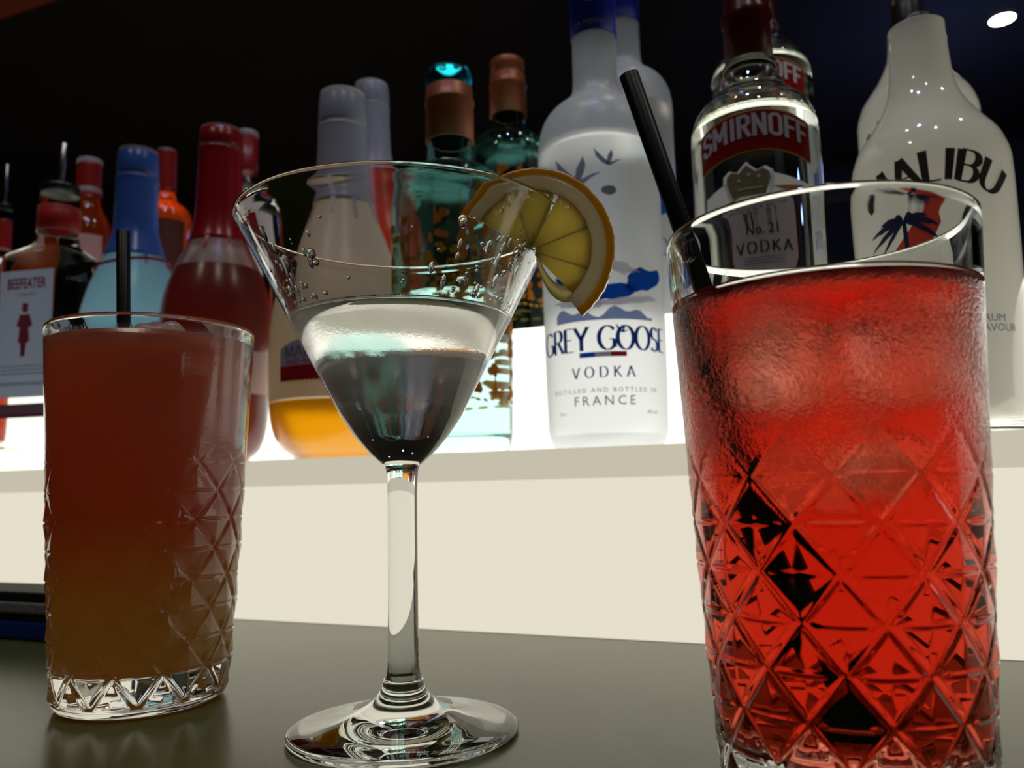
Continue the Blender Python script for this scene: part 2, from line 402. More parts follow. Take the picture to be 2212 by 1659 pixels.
# ================================================================ DRINKING GLASSES
Mglass = gmat('clear_drinking_glass', (.985, .995, .99), 0, 1.5)
Mwater = gmat('water_drop', (1, 1, 1), 0, 1.33)
def glass_cond(name, z0, z1, rough=.22, bump=.5, scale=700, soft=.01, fog=.12):
    """clear glass with condensation (fine beads, misty) on the cold band between z0 and z1"""
    m_, nt, out = newmat(name); g = N(nt, 'ShaderNodeBsdfGlass'); g.inputs['IOR'].default_value = 1.5; g.inputs['Color'].default_value = (.985, .995, .99, 1)
    tc = N(nt, 'ShaderNodeTexCoord'); sx = N(nt, 'ShaderNodeSeparateXYZ'); nt.links.new(tc.outputs['Object'], sx.inputs[0])
    a = N(nt, 'ShaderNodeMapRange'); a.interpolation_type = 'SMOOTHSTEP'; a.inputs[1].default_value = z0-soft; a.inputs[2].default_value = z0+soft
    b = N(nt, 'ShaderNodeMapRange'); b.interpolation_type = 'SMOOTHSTEP'; b.inputs[1].default_value = z1-.001; b.inputs[2].default_value = z1+.0015; b.inputs[3].default_value = 1; b.inputs[4].default_value = 0
    nt.links.new(sx.outputs[2], a.inputs[0]); nt.links.new(sx.outputs[2], b.inputs[0])
    mu = N(nt, 'ShaderNodeMath', operation='MULTIPLY'); nt.links.new(a.outputs[0], mu.inputs[0]); nt.links.new(b.outputs[0], mu.inputs[1])
    no = N(nt, 'ShaderNodeTexNoise'); no.inputs['Scale'].default_value = 60; no.inputs['Detail'].default_value = 3; nt.links.new(tc.outputs['Object'], no.inputs['Vector'])
    nr = N(nt, 'ShaderNodeMapRange'); nr.inputs[1].default_value = .3; nr.inputs[2].default_value = .7; nr.inputs[3].default_value = .45; nr.inputs[4].default_value = 1.3; nt.links.new(no.outputs['Fac'], nr.inputs[0])
    mk = N(nt, 'ShaderNodeMath', operation='MULTIPLY'); nt.links.new(mu.outputs[0], mk.inputs[0]); nt.links.new(nr.outputs[0], mk.inputs[1])
    ro = N(nt, 'ShaderNodeMath', operation='MULTIPLY'); ro.inputs[1].default_value = rough; nt.links.new(mk.outputs[0], ro.inputs[0]); nt.links.new(ro.outputs[0], g.inputs['Roughness'])
    vo = N(nt, 'ShaderNodeTexVoronoi'); vo.inputs['Scale'].default_value = scale; nt.links.new(tc.outputs['Object'], vo.inputs['Vector'])
    vb = N(nt, 'ShaderNodeTexVoronoi'); vb.inputs['Scale'].default_value = scale*.4; nt.links.new(tc.outputs['Object'], vb.inputs['Vector'])
    ms = N(nt, 'ShaderNodeMath', operation='MULTIPLY'); nt.links.new(vo.outputs['Distance'], ms.inputs[0]); nt.links.new(vb.outputs['Distance'], ms.inputs[1])
    bp = N(nt, 'ShaderNodeBump'); bp.inputs['Distance'].default_value = .0006; bp.invert = True
    st = N(nt, 'ShaderNodeMath', operation='MULTIPLY'); st.inputs[1].default_value = bump; nt.links.new(mk.outputs[0], st.inputs[0]); nt.links.new(st.outputs[0], bp.inputs['Strength'])
    nt.links.new(ms.outputs[0], bp.inputs['Height']); nt.links.new(bp.outputs[0], g.inputs['Normal'])
    t = N(nt, 'ShaderNodeBsdfTranslucent'); dd_ = N(nt, 'ShaderNodeBsdfDiffuse'); t.inputs[0].default_value = dd_.inputs[0].default_value = (.93, .93, .93, 1)
    m1 = N(nt, 'ShaderNodeMixShader'); m1.inputs[0].default_value = .35; nt.links.new(t.outputs[0], m1.inputs[1]); nt.links.new(dd_.outputs[0], m1.inputs[2])
    fm = N(nt, 'ShaderNodeMath', operation='MULTIPLY'); fm.inputs[1].default_value = fog; nt.links.new(mk.outputs[0], fm.inputs[0])
    m2 = N(nt, 'ShaderNodeMixShader'); nt.links.new(fm.outputs[0], m2.inputs[0]); nt.links.new(g.outputs[0], m2.inputs[1]); nt.links.new(m1.outputs[0], m2.inputs[2])
    nt.links.new(m2.outputs[0], out.inputs[0]); return m_

GH, GR, GB = .1475, .04, .0315
def gr_out(z): return GB + (GR-GB)*(z/GH)**.85
NDIA, ROW, Z00 = 12, .022, .0045
def cut(a, z, i=None, rot=0, r=.035, amp=1):
    """cut pattern: V grooves crossing into diamonds, each diamond a low pyramid with a fine cross"""
    if z < Z00-.0005 or z > Z00+4.35*ROW: return 0
    u = (a+rot)*NDIA/(2*pi); v = (z-Z00)/ROW
    A, B = u+v, u-v
    ga, gb = abs(A-round(A)), abs(B-round(B))
    if v > 4:                       # top row tapers out in open points
        fade = max(0, .2-(v-4)/.35*.2)
    elif v > 3: fade = 1-(v-3)*.8
    elif v < .02: fade = max(0, v/.02)
    else: fade = 1
    wg = .085
    g = min(ga, gb)
    d = 0
    if g < wg: d -= .0007*(1-g/wg)
    else: d += .0006*(g-wg)/(.5-wg)
    # fine cross nick on the horizontal axis of each diamond
    fv = abs((v*2) - round(v*2))/2; ce = abs(u-math.floor(u)-.5) if round(v*2) % 2 else min(u-math.floor(u), 1-u+math.floor(u))
    if fv < .03 and g > wg: d -= .00045*(1-fv/.03)*min(1, (g-wg)*6)
    if v < .5 and (min(abs(u-v-round(u-v)), 9) >= 0):  # bottom row: only the triangular tips reach down
        pass
    return d*fade*amp
def tumbler(loc, level, label, matg, rot, amp=1):
    e = empty('cut_glass_tumbler', loc, 0, label, 'glass')
    zs = [Z00-.0005+i*(4.4*ROW/230) for i in range(231)]
    outer = [(0, .0022), (GB*.55, .0020), (GB*.80, .0004), (GB*.90, 0), (GB*.965, .0010), (gr_out(.003), .0032)] + [(gr_out(z), z) for z in zs]
    zt = zs[-1]
    outer += [(gr_out(z), z) for z in [zt+(GH-.002-zt)*k/8 for k in range(1, 9)]]
    T = .0024
    outer += [(GR-.0002, GH-.0009), (GR-.0008, GH-.0002), (GR-T/2, GH), (GR-T+.0005, GH-.0004), (GR-T, GH-.0013)]
    def inn(z): return gr_out(z)-T-.0006*max(0, 1-(z-.1)/.03 if z > .1 else 1)
    n = 8; inner = [(inn(GH-.0013+(level-GH+.0013)*k/n), GH-.0013+(level-GH+.0013)*k/n) for k in range(1, n+1)]
    V, Fc = lathe_vf(outer+inner, 360, disp=lambda a, z, i: cut(a, z, rot=rot, amp=amp) if 6 <= i < 6+len(zs) else 0)
    link_mesh('glass_wall', V, Fc, matg, e)
    FZ = .0135
    wall = [(0, FZ), (inn(FZ)*.7, FZ), (inn(FZ)*.93, FZ+.0012), (inn(FZ+.006)*.995, FZ+.005)] + [(inn(z), z) for z in [FZ+.008+(level-FZ-.008)*k/14 for k in range(15)]]
    return e, wall, inn
RXY = Vector((.0837, .2137, 0)); LXY = Vector((-.1485, .3284, 0))
RLEV, LLEV = .1290, .1415
Mgl_red = glass_cond('chilled_glass_right', .082, RLEV-.0030, .22, .55, 1500, .016, .14)
Mgl_left = glass_cond('chilled_glass_left', .085, LLEV+.001, .10, .08, 900, .02, .08)
tr, wallR, innR = tumbler(RXY, RLEV, 'tall cut glass tumbler at the right, misted above its diamond pattern', Mgl_red, .10, 1.15)
tl, wallL, innL = tumbler(LXY, LLEV, 'tall cut glass tumbler at the left holding the brownish cocktail', Mgl_left, .15, 1.7)
# drinks
Mred = liquid_mat('red_bitter_drink', 95, (.925, .30, .12), 0.0, 1.34)
REDICE = [((-.0145, -.0120, .1105), (.1, .12, .30), (.021, .020, .028)), ((.0118, -.0125, .1118), (.08, -.10, -.20), (.026, .021, .028)),
          ((.0040, -.0160, .0850), (.5, .3, .2), (.019, .015, .016)), ((.001, .0135, .1110), (.05, .1, .1), (.036, .019, .028)), ((.004, .0150, .0820), (.1, .3, .2), (.026, .018, .022))]  # upper back cube is added so the red absorbs less light
def ice_bm(s_, sd):
    bm = bmesh.new(); bmesh.ops.create_cube(bm, size=1)
    bmesh.ops.bevel(bm, geom=bm.edges[:], offset=.27, segments=6, affect='EDGES', profile=.5)
    bmesh.ops.subdivide_edges(bm, edges=[e for e in bm.edges if e.calc_length() > .15], cuts=4, use_grid_fill=True)
    bmesh.ops.triangulate(bm, faces=bm.faces[:])
    rg = random.Random(sd); ph = [rg.uniform(0, 6) for _ in range(6)]
    for v in bm.verts:
        p = v.co.copy()
        k = 1+.06*sin(9*p.x+ph[0])*sin(8*p.y+ph[1])+.05*sin(11*p.z+ph[2])*cos(7*p.x+ph[3])
        v.co = Vector((p.x*s_[0], p.y*s_[1], p.z*s_[2]))*k
    return bm
def ice_mat4(loc, rot):
    from mathutils import Euler
    return Matrix.Translation(loc) @ Euler(rot).to_matrix().to_4x4()
d = drink('red_cocktail', wallR, Mred); d.location = RXY; tag(d, 'clear bright red iced cocktail filling the right tumbler', 'drink')
bm = bmesh.new(); bm.from_mesh(d.data); la = bm.faces.layers.float['open_top']
for i, (l, r, z) in enumerate(REDICE):      # the hollows in the drink that the ice fills
    b2 = ice_bm(z, i+1); b2.transform(ice_mat4(l, r)); mp_ = {}
    for v in b2.verts: mp_[v] = bm.verts.new(v.co)
    for f in b2.faces:
        nf_ = bm.faces.new([mp_[v] for v in reversed(f.verts)]); nf_[la] = .284; nf_.smooth = True
    b2.free()
bm.to_mesh(d.data); bm.free()
brown = (.96, .36, .19); deep = (.88, .22, .09); yel = (1, .88, .30)
Mbrown = milky('cloudy_layered_juice', brown, .72, .2, 0.03, grad=[(.0, yel), (.040, (.98, .66, .20)), (.072, deep), (.10, deep), (.15, brown)])
d = drink('brown_cocktail', [(max(0, r-.0002), z) for r, z in wallL], Mbrown); d.location = LXY; tag(d, 'cloudy red-brown cocktail turning yellowish at the bottom of the left tumbler', 'drink')

# ---- ice
def ice_mat(name, body, clear):
    m_, nt, out = newmat(name)
    t = N(nt, 'ShaderNodeBsdfTranslucent'); d_ = N(nt, 'ShaderNodeBsdfDiffuse'); c_ = N(nt, 'ShaderNodeBsdfTransparent')
    t.inputs[0].default_value = d_.inputs[0].default_value = c4(body)
    tc = N(nt, 'ShaderNodeTexCoord'); no = N(nt, 'ShaderNodeTexNoise'); no.inputs['Scale'].default_value = 140; no.inputs['Detail'].default_value = 4
    nt.links.new(tc.outputs['Object'], no.inputs['Vector'])
    mr = N(nt, 'ShaderNodeMapRange'); mr.inputs[1].default_value = .35; mr.inputs[2].default_value = .65; mr.inputs[3].default_value = min(1, clear+.18); mr.inputs[4].default_value = clear-.22
    nt.links.new(no.outputs['Fac'], mr.inputs[0])
    a = N(nt, 'ShaderNodeMixShader'); a.inputs[0].default_value = .3; nt.links.new(t.outputs[0], a.inputs[1]); nt.links.new(d_.outputs[0], a.inputs[2])
    b = N(nt, 'ShaderNodeMixShader'); nt.links.new(mr.outputs[0], b.inputs[0]); nt.links.new(a.outputs[0], b.inputs[1]); nt.links.new(c_.outputs[0], b.inputs[2])
    nt.links.new(b.outputs[0], out.inputs[0]); return m_
Mice = ice_mat('frosty_ice', (.99, .99, 1), .92); Mice2 = milky('frosty_ice_in_cloudy_drink', (.95, .9, .85), .8, .25, .03)
def ice(loc, rot, s, label, mat=Mice, sd=0, k=.985):
    bm = ice_bm([a*k for a in s], sd)
    o = from_bm('ice_cube', bm, mat, None, True); o.location = loc; o.rotation_euler = rot
    tag(o, label, 'ice', 'ice cubes in the cocktails'); return o
for i, lb_ in enumerate(('frosty ice cube at the upper left of the red cocktail', 'large frosty ice cube in the upper right of the red cocktail', 'small ice cube under the larger ones in the red cocktail', 'ice cube added at the back of the red cocktail to let more light through', 'lower ice cube at the back of the red cocktail')):
    ice(RXY+Vector(REDICE[i][0]), REDICE[i][1], REDICE[i][2], lb_, sd=i+1)
ice(LXY+Vector((.012, -.018, .1335)), (.1, -.25, .35), (.020, .018, .026), 'ice cube just breaking the surface of the brown cocktail', Mice2, sd=4)
def prj(P):
    d_ = Vector(P)-CAM; return (W/2+F*d_.dot(cx_)/d_.dot(fw), H/2-F*d_.dot(cy_)/d_.dot(fw))
# ---- straws
Mstraw = pmat('black_plastic_straw', (.004, .004, .005), .38, .35)
bot = RXY+Vector((.0005, .014, .0165))
p1 = CAM + ray(1505, 560)*.2; 
tip = CAM + ray(1356, 160)*.232
a_ = CAM + ray(1492, 530)
# straw leans on the left part of the rim
rimp = CAM + ray(1470, 482)*((RXY.y+.004)/ray(1470, 482).y)
for _ in range(30):      # the foot of the straw, on the floor of the glass towards its back
    q_ = prj(bot); bot.x += (1470+.349*(q_[1]-482)-q_[0])/F*bot.y
dirv = (rimp-bot).normalized()
L = (rimp-bot).length
best = min(range(90), key=lambda k: abs(prj(bot+dirv*(L+.001*k))[1]-157))
t = tube('straw', bot, bot+dirv*(L+.001*best), .00275, .0022, Mstraw); tag(t, 'black drinking straw leaning left out of the red cocktail', 'straw')
sb = Vector((LXY.x-.004, LXY.y-.004, .0150)); 
def at_y(x, y, Y): d_ = ray(x, y); return CAM+d_*(Y/d_.y)
t = tube('straw', sb+Vector((-.004, .006, 0)), at_y(266, 499, LXY.y+.002), .00275, .0022, Mstraw); tag(t, 'black drinking straw standing upright in the brown cocktail', 'straw')

# ---- martini glass
MX = Vector((-.0387, .2795, 0)); MR = .0575; MZ = .175
def prj(P):
    d_ = Vector(P)-CAM; return (W/2+F*d_.dot(cx_)/d_.dot(fw), H/2-F*d_.dot(cy_)/d_.dot(fw))
class Ax:    # an upright axis measured against the camera: image row -> height, half width -> radius
    def __init__(s, P):
        s.P = Vector((P[0], P[1], 0)); s.dist = s.P.length; s.az = atan2(s.P.x, s.P.y)
    def z(s, y):
        lo, hi = -.2, 1.5
        for _ in range(40):
            mid = (lo+hi)/2
            if prj((s.P.x, s.P.y, mid))[1] > y: lo = mid
            else: hi = mid
        return (lo+hi)/2
    def r(s, hw, z):
        dep = (Vector((s.P.x, s.P.y, z))-CAM).dot(fw); t_ = hw/F*cos(s.az)*dep
        return t_/sqrt(1+(t_/s.dist)**2)*1.0 if s.dist > t_ else t_
    def pr(s, y, hw): z = s.z(y); return (s.r(hw, z), z)
    def face(s): return atan2(-s.P.x, s.P.y) if False else -s.az
AM = Ax(MX)
stem = [AM.pr(y, hw) for y, hw in ((1467, 39), (1440, 34.5), (1400, 33.5), (1250, 32.5), (1100, 32), (1040, 33), (1027, 34))]
bowlo = [AM.pr(y, hw) for y, hw in ((1017, 34.8), (1006, 38), (995, 52), (977, 71), (957, 89), (936, 106), (900, 131))]
rz = bowlo[-1]; LEVM = None
foot_edge = [(0, .0010), (.020, .0008), (.0330, .0001), (.0368, 0), (.0382, .0008), (.0384, .0016), (.0378, .0024), (.0340, .0033), (.0260, .0045), (.0180, .0062), (.0120, .0090), (.0082, .0130), (.0064, .0175)]
f2 = [p for p in foot_edge] + [(stem[0][0], stem[0][1])]
lathe_foot = smooth_prof(foot_edge[4:]+[stem[0]])
TM = .0013
eM = empty('martini_glass', MX, 0, 'long-stemmed martini glass in the middle with a lemon slice on its rim', 'glass')
MLEV = .1400
def cone(z): return rz[0]+(MR-rz[0])*(z-rz[1])/(MZ-rz[1])
# the wall mists over where the cold drink touches it
Mbowl = glass_cond('chilled_martini_bowl', rz[1]+.008, MLEV-.0006, .12, .03, 1500, .012, .20)
outer_b = smooth_prof([stem[-1]]+bowlo) + [(cone(z), z) for z in [rz[1]+(MZ-.0015-rz[1])*k/40 for k in range(1, 41)]]
outer_b += [(MR-.0001, MZ-.0006), (MR-.0005, MZ-.0001), (MR-.0009, MZ-.0002), (MR-TM, MZ-.0010)]
inner_top = [(cone(z)-TM*1.1, z) for z in [MZ-.0014-(MZ-.0014-MLEV)*k/14 for k in range(1, 15)]]
lathe('bowl', outer_b+inner_top, Mbowl, eM, 192)
lathe('stem', smooth_prof(stem), Mglass, eM, 128)
lathe('foot', foot_edge[:4]+lathe_foot, Mglass, eM, 160)
zb = bowlo[2][1]+.0006
wallM = [(0, zb-.0012), (.006, zb-.0008)] + [(max(r-.0020, .004), z+.0004) for r, z in bowlo[2:-1]]
z9 = AM.z(991)
wallM = [(0, z9), (bowlo[2][0]*.80, z9+.0001)] + [(r-.0011, z+.0006) for r, z in bowlo[3:]]
wallM = smooth_prof(wallM)+[(cone(z)-TM*1.1, z) for z in [rz[1]+.004+(MLEV-rz[1]-.004)*k/20 for k in range(21)]]
Mclear = liquid_mat('clear_spirit', 3, (.97, .99, .90), 0, 1.36)
d = drink('clear_cocktail', wallM, Mclear, n=192); d.location = MX; tag(d, 'clear colourless cocktail filling two thirds of the martini glass', 'drink')
# water beads and runs on the upper wall of the bowl
bm = bmesh.new(); rg = random.Random(3)
for k in range(170):
    if k < 90: a = rg.gauss(-.60, .36)
    elif k < 155: a = rg.gauss(-2.55, .25)
    else: a = rg.uniform(-pi, 0)
    z = MLEV+.0012+.019*rg.random()**1.5 if rg.random() < .85 else rg.uniform(MLEV+.012, MZ-.006)
    s = rg.choice([.0003, .0005, .0006, .0008, .0011]); el = rg.choice([1, 1, 1.6, 2.6])
    if k in (3, 66): s, el = .0016, 1.1
    r = cone(z)-TM*1.05
    mt = Matrix.Translation((r*cos(a), r*sin(a), z)) @ Matrix.Rotation(a, 4, 'Z') @ Matrix.Rotation(radians(28), 4, 'Y') @ Matrix.Diagonal((s*.55, s*rg.uniform(.8, 1.5), s*el, 1))
    bmesh.ops.create_icosphere(bm, subdivisions=2, radius=1, matrix=mt)
o = from_bm('water_droplets', bm, Mwater, eM, True); o['kind'] = 'stuff'
# ---- lemon half wheel on the rim
angs = [radians(-90+90*k/200) for k in range(200)]
phi = min(angs, key=lambda a: abs(prj((MX.x+MR*cos(a), MX.y+MR*sin(a), MZ))[1]-436))
P0 = Vector((MX.x+MR*cos(phi), MX.y+MR*sin(phi), MZ))
er = Vector((cos(phi), sin(phi), 0)); wdir = (er*(cone(MZ)-cone(MZ-.05)) + Vector((0, 0, .05))).normalized()
depL = (P0-CAM).dot(fw); SCL = depL/F
LC = P0 - wdir*(118*SCL)
nL = er.cross(Vector((0, 0, 1))).normalized()
if nL.dot(CAM-LC) < 0: nL = -nL
nL = (nL*.8+(CAM-LC).normalized()*.35).normalized()
ex = (er - nL*er.dot(nL)).normalized(); ez = nL.cross(ex)
if ez.z < 0: ez = -ez
slope = atan2(wdir.dot(ez), wdir.dot(ex))
RS = 176*SCL*1.02
eL = bpy.data.objects.new('lemon_slice', None); COL.objects.link(eL); eL.empty_display_size = .01
mm = Matrix.Identity(4)
nx = ex; nz = nL; ny = nz.cross(nx)
for i, v in enumerate((nx, ny, nz)):
    for j in range(3): mm[j][i] = v[j]
mm.translation = LC; eL.matrix_world = mm
tag(eL, 'half wheel of lemon slotted over the rim of the martini glass', 'lemon slice')
def lem_mat(name, col, tcol, bump, tr=.6):
    m_ = milky(name, col, tr, .25, .04, tcol=tcol); nt = m_.node_tree
    b, n = noise_bump(nt, *bump)
    for nd in nt.nodes:
        if nd.type in ('BSDF_DIFFUSE', 'BSDF_GLOSSY'): nt.links.new(b.outputs[0], nd.inputs['Normal'])
    return m_
Mrind = lem_mat('lemon_rind', (.95, .55, .05), (1, .62, .06), (900, .4, .0003), .6)
Mpith = lem_mat('lemon_pith', (.85, .80, .62), (.98, .93, .74), (500, .3, .0003), .68)
Mpulp = lem_mat('lemon_pulp', (1, .80, .26), (1, .86, .34), (380, .8, .0006), .78)
def ring_sector(name, r0, r1, a0, a1, th, mat, n=40, wob=0, gap=None, sd=1, dome=0):
    rg = random.Random(sd); V, Fc = [], []
    rr = [r0, r0+(r1-r0)*.35, r0+(r1-r0)*.7, r1]
    for side in (1, -1):
        for j, r in enumerate(rr):
            for i in range(n+1):
                a = a0+(a1-a0)*i/n
                q = r*(1+(wob*(sin(i*1.9+sd)+.6*sin(i*.73)) if j == 3 else 0))
                h = th/2*(1 if 0 < j < 3 else .86)*side + dome*side*sin(pi*i/n)*(1 if 0 < j < 3 else 0)
                V.append((q*cos(a), q*sin(a), h))
    m_ = n+1; S = 4*m_
    for j in range(3):
        for i in range(n):
            A = j*m_+i; Fc.append((A, A+m_, A+m_+1, A+1)); Bq = S+A; Fc.append((Bq, Bq+1, Bq+m_+1, Bq+m_))
    for i in range(n):
        Fc.append((i, i+1, S+i+1, S+i)); A = 3*m_+i; Fc.append((A, S+A, S+A+1, A+1))
    for j in range(3):
        A = j*m_; Fc.append((A, S+A, S+A+m_, A+m_)); A = j*m_+n; Fc.append((A, A+m_, S+A+m_, S+A))
    o = link_mesh(name, V, Fc, mat, eL); 
    return o
D2 = radians
sl = slope
A1, A0 = sl+D2(84), sl-D2(117)
LT = .0048
ring_sector('rind', RS*.915, RS, A0, A1, LT, Mrind, 90, .004)
ring_sector('pith', RS*.735, RS*.917, A0+.004, A1-.004, LT*.96, Mpith, 80, 0)
gapw = D2(1.5)
segs = [(A1-D2(2), A1-D2(42)), (A1-D2(44), sl+D2(3.2)), (sl-D2(3.2), sl-D2(44)), (sl-D2(46), sl-D2(83)), (sl-D2(85), A0+D2(6))]
for i, (a, b) in enumerate(segs):
    ring_sector('pulp_segment', RS*.07, RS*(.75 if i < 4 else .74), b, a, LT*.80, Mpulp, 14, .012, sd=i+2, dome=.0004)
Mmem = lem_mat('lemon_membrane', (.95, .84, .45), (1, .92, .58), (700, .3, .0002), .8)
for a in (A1-D2(43), sl-D2(45), sl-D2(84)):
    ring_sector('membrane', RS*.03, RS*.75, a-D2(.9), a+D2(.9), LT*.9, Mmem, 4)
# torn flap of skin hanging between centre and tip
V = []; Fc = []
f0 = Vector((cos(sl-D2(125))*RS*.12, sin(sl-D2(125))*RS*.12, 0)); f1 = Vector((cos(A0+D2(4))*RS*.80, sin(A0+D2(4))*RS*.80, 0))
nf = 14; down = Vector((cos(sl-D2(165)), sin(sl-D2(165)), 0))
for i in range(nf+1):
    t_ = i/nf; p = f0.lerp(f1, t_)+down*(RS*.20*sin(pi*t_)**.8); wdt = RS*(.10+.14*t_)
    q = p - down*wdt
    for z_ in (.0004, -.0004): V += [tuple(p+Vector((0, 0, z_+.0006*sin(5*t_)))), tuple(q+Vector((0, 0, z_+.0006*sin(5*t_+1))))]
for i in range(nf):
    b0 = i*4; b1 = b0+4
    Fc += [(b0, b1, b1+1, b0+1), (b0+2, b0+3, b1+3, b1+2), (b0, b0+2, b1+2, b1), (b0+1, b1+1, b1+3, b0+3)]
o = link_mesh('torn_membrane', V, Fc, Mmem, eL); o['label'] = 'torn strip of membrane hanging free'
bm = bmesh.new(); bmesh.ops.create_uvsphere(bm, u_segments=20, v_segments=14, radius=1)
for v in bm.verts: v.co = Vector((v.co.x*.0015, v.co.y*.0022*(1.2 if v.co.y < 0 else 1), v.co.z*.0016))
o = from_bm('juice_drop', bm, gmat('juice_drop', (1, .93, .75), 0, 1.35), eL, True)
o.location = (RS*.95*cos(A1)-.0016, RS*.95*sin(A1)-.0016, 0)

# ================================================================ BOTTLES
class Bottle:
    def __init__(s, k, x, y, label, group, base, cat='bottle', turn=0, name='liquor_bottle'):
        s.ax = Ax(at_k(x, y, k)); s.base = base
        s.e = empty(name, (s.ax.P.x, s.ax.P.y, base), -s.ax.az+turn, label, cat, group)
    def p(s, y, hw): r, z = s.ax.pr(y, hw); return (r, z-s.base)
    def prof(s, pts): return sorted([s.p(y, hw) for y, hw in pts], key=lambda q: q[1])
    def z(s, y): return s.ax.z(y)-s.base
    def zf(s, y, r):     # height of a point on the front face seen at row y
        q = s.ax.P*(1-r/s.ax.dist); lo, hi = -.2, 1.5
        for _ in range(40):
            mid = (lo+hi)/2
            if prj((q.x, q.y, mid))[1] > y: lo = mid
            else: hi = mid
        return (lo+hi)/2-s.base
    def px(s, n=1): return n*s.ax.dist/F
def surf_of(prof):
    P = sorted(prof, key=lambda q: q[1])
    def f(z):
        if z <= P[0][1]: return P[0][0]
        for a, b in zip(P[:-1], P[1:]):
            if z <= b[1]: return a[0]+(b[0]-a[0])*((z-a[1])/max(b[1]-a[1], 1e-9))
        return P[-1][0]
    return f
def vessel(B, prof, t, level, mglass, mliq, floor=.004, n=96, disp=None):
    """glass wall (outside + inside above the level) and its contents"""
    S = surf_of(prof); ztop = prof[-1][1]; zmin = prof[0][1]
    outer = [(0, 0.0006), (prof[0][0]*.85, .0004), (prof[0][0]*.96, .0001)] + prof
    inn = [(max(S(z)-t, .002), z) for z in [ztop-(ztop-level)*k/40 for k in range(41)]]
    lathe('glass_body', outer+[(prof[-1][0]-t, ztop)]+inn[1:], mglass, B.e, n)
    if level > floor+.002:
        zs = [floor+.0015+(level-floor-.0015)*k/40 for k in range(41)]
        wall = [(0, floor), (max(S(floor)-t-.004, .002), floor)] + [(max(S(z)-t, .002), z) for z in zs]
        drink('liquid', wall, mliq, B.e, n)
def cap_lathe(B, name, pts, mat, n=64, flat=True):
    pr = B.prof(pts) if not isinstance(pts[0][0], float) else pts
    lathe(name, [(pr[0][0]-.002, pr[0][1])]+pr+[(pr[-1][0]-.0008, pr[-1][1]+.0006), (0, pr[-1][1]+.0008)], mat, B.e, n)

Mclr = gmat('clear_bottle_glass', (.97, .985, .96), 0, 1.5)
Maqua = gmat('turquoise_bottle_glass', (.80, .975, .96), 0, 1.5)
Mspirit = liquid_mat('clear_bottled_spirit', 2, (.95, .98, .85), 0, 1.36)
Maqualiq = liquid_mat('aqua_tinted_spirit', 4, (.55, .96, .93), 0, 1.36)

# ---- frosted vodka with blue foil
def frosted(name, rough, haze, hz):
    m_, nt, out = newmat(name); g = N(nt, 'ShaderNodeBsdfGlass'); g.inputs['IOR'].default_value = 1.5; g.inputs['Roughness'].default_value = rough
    g.inputs[0].default_value = (.98, .99, 1, 1)
    t = N(nt, 'ShaderNodeBsdfTranslucent'); d_ = N(nt, 'ShaderNodeBsdfDiffuse'); t.inputs[0].default_value = d_.inputs[0].default_value = c4(hz)
    a = N(nt, 'ShaderNodeMixShader'); a.inputs[0].default_value = .4; nt.links.new(t.outputs[0], a.inputs[1]); nt.links.new(d_.outputs[0], a.inputs[2])
    b = N(nt, 'ShaderNodeMixShader'); b.inputs[0].default_value = haze; nt.links.new(g.outputs[0], b.inputs[1]); nt.links.new(a.outputs[0], b.inputs[2])
    nt.links.new(b.outputs[0], out.inputs[0]); return m_
Mfrost = frosted('frosted_glass', .33, .40, (.88, .92, .96))
Mfrostliq = liquid_mat('spirit_behind_frost', None, (1, 1, 1), 0, 1.36)
Mbluefoil = pmat('royal_blue_foil', srgb(16, 32, 150), .4, .4)
Mblue = milky('royal_blue_print', srgb(24, 84, 190), .45, .5, 0)
Mink = milky('dark_blue_print', srgb(30, 74, 160), .35, .5, 0)
Mlav = milky('lavender_goose_print', srgb(140, 140, 172), .55, .5, 0)
Mwhitepr = milky('pale_print', srgb(215, 215, 228), .5, .5, 0)
Mredpr = pmat('red_print', srgb(200, 40, 40), .5); Mgreypr = milky('grey_print', srgb(120, 125, 140), .4, .5, 0)
def goose(cx, cz, s, fl=1):
    q = lambda P: [(cx+fl*a*s, cz+b*s) for a, b in P]
    return [q([(-.9, .9), (-.75, .25), (-.35, -.25), (.05, -.45), (.15, -.2), (-.25, .15), (-.6, .55)]),
            q([(0, -.3), (.1, .25), (.4, .75), (.5, .35), (.4, 0), (.22, -.35)]),
            q([(-.1, -.45), (.3, -.5), (.75, -.2), (1.15, -.02), (.8, -.05), (.35, -.22), (.0, -.2)])]
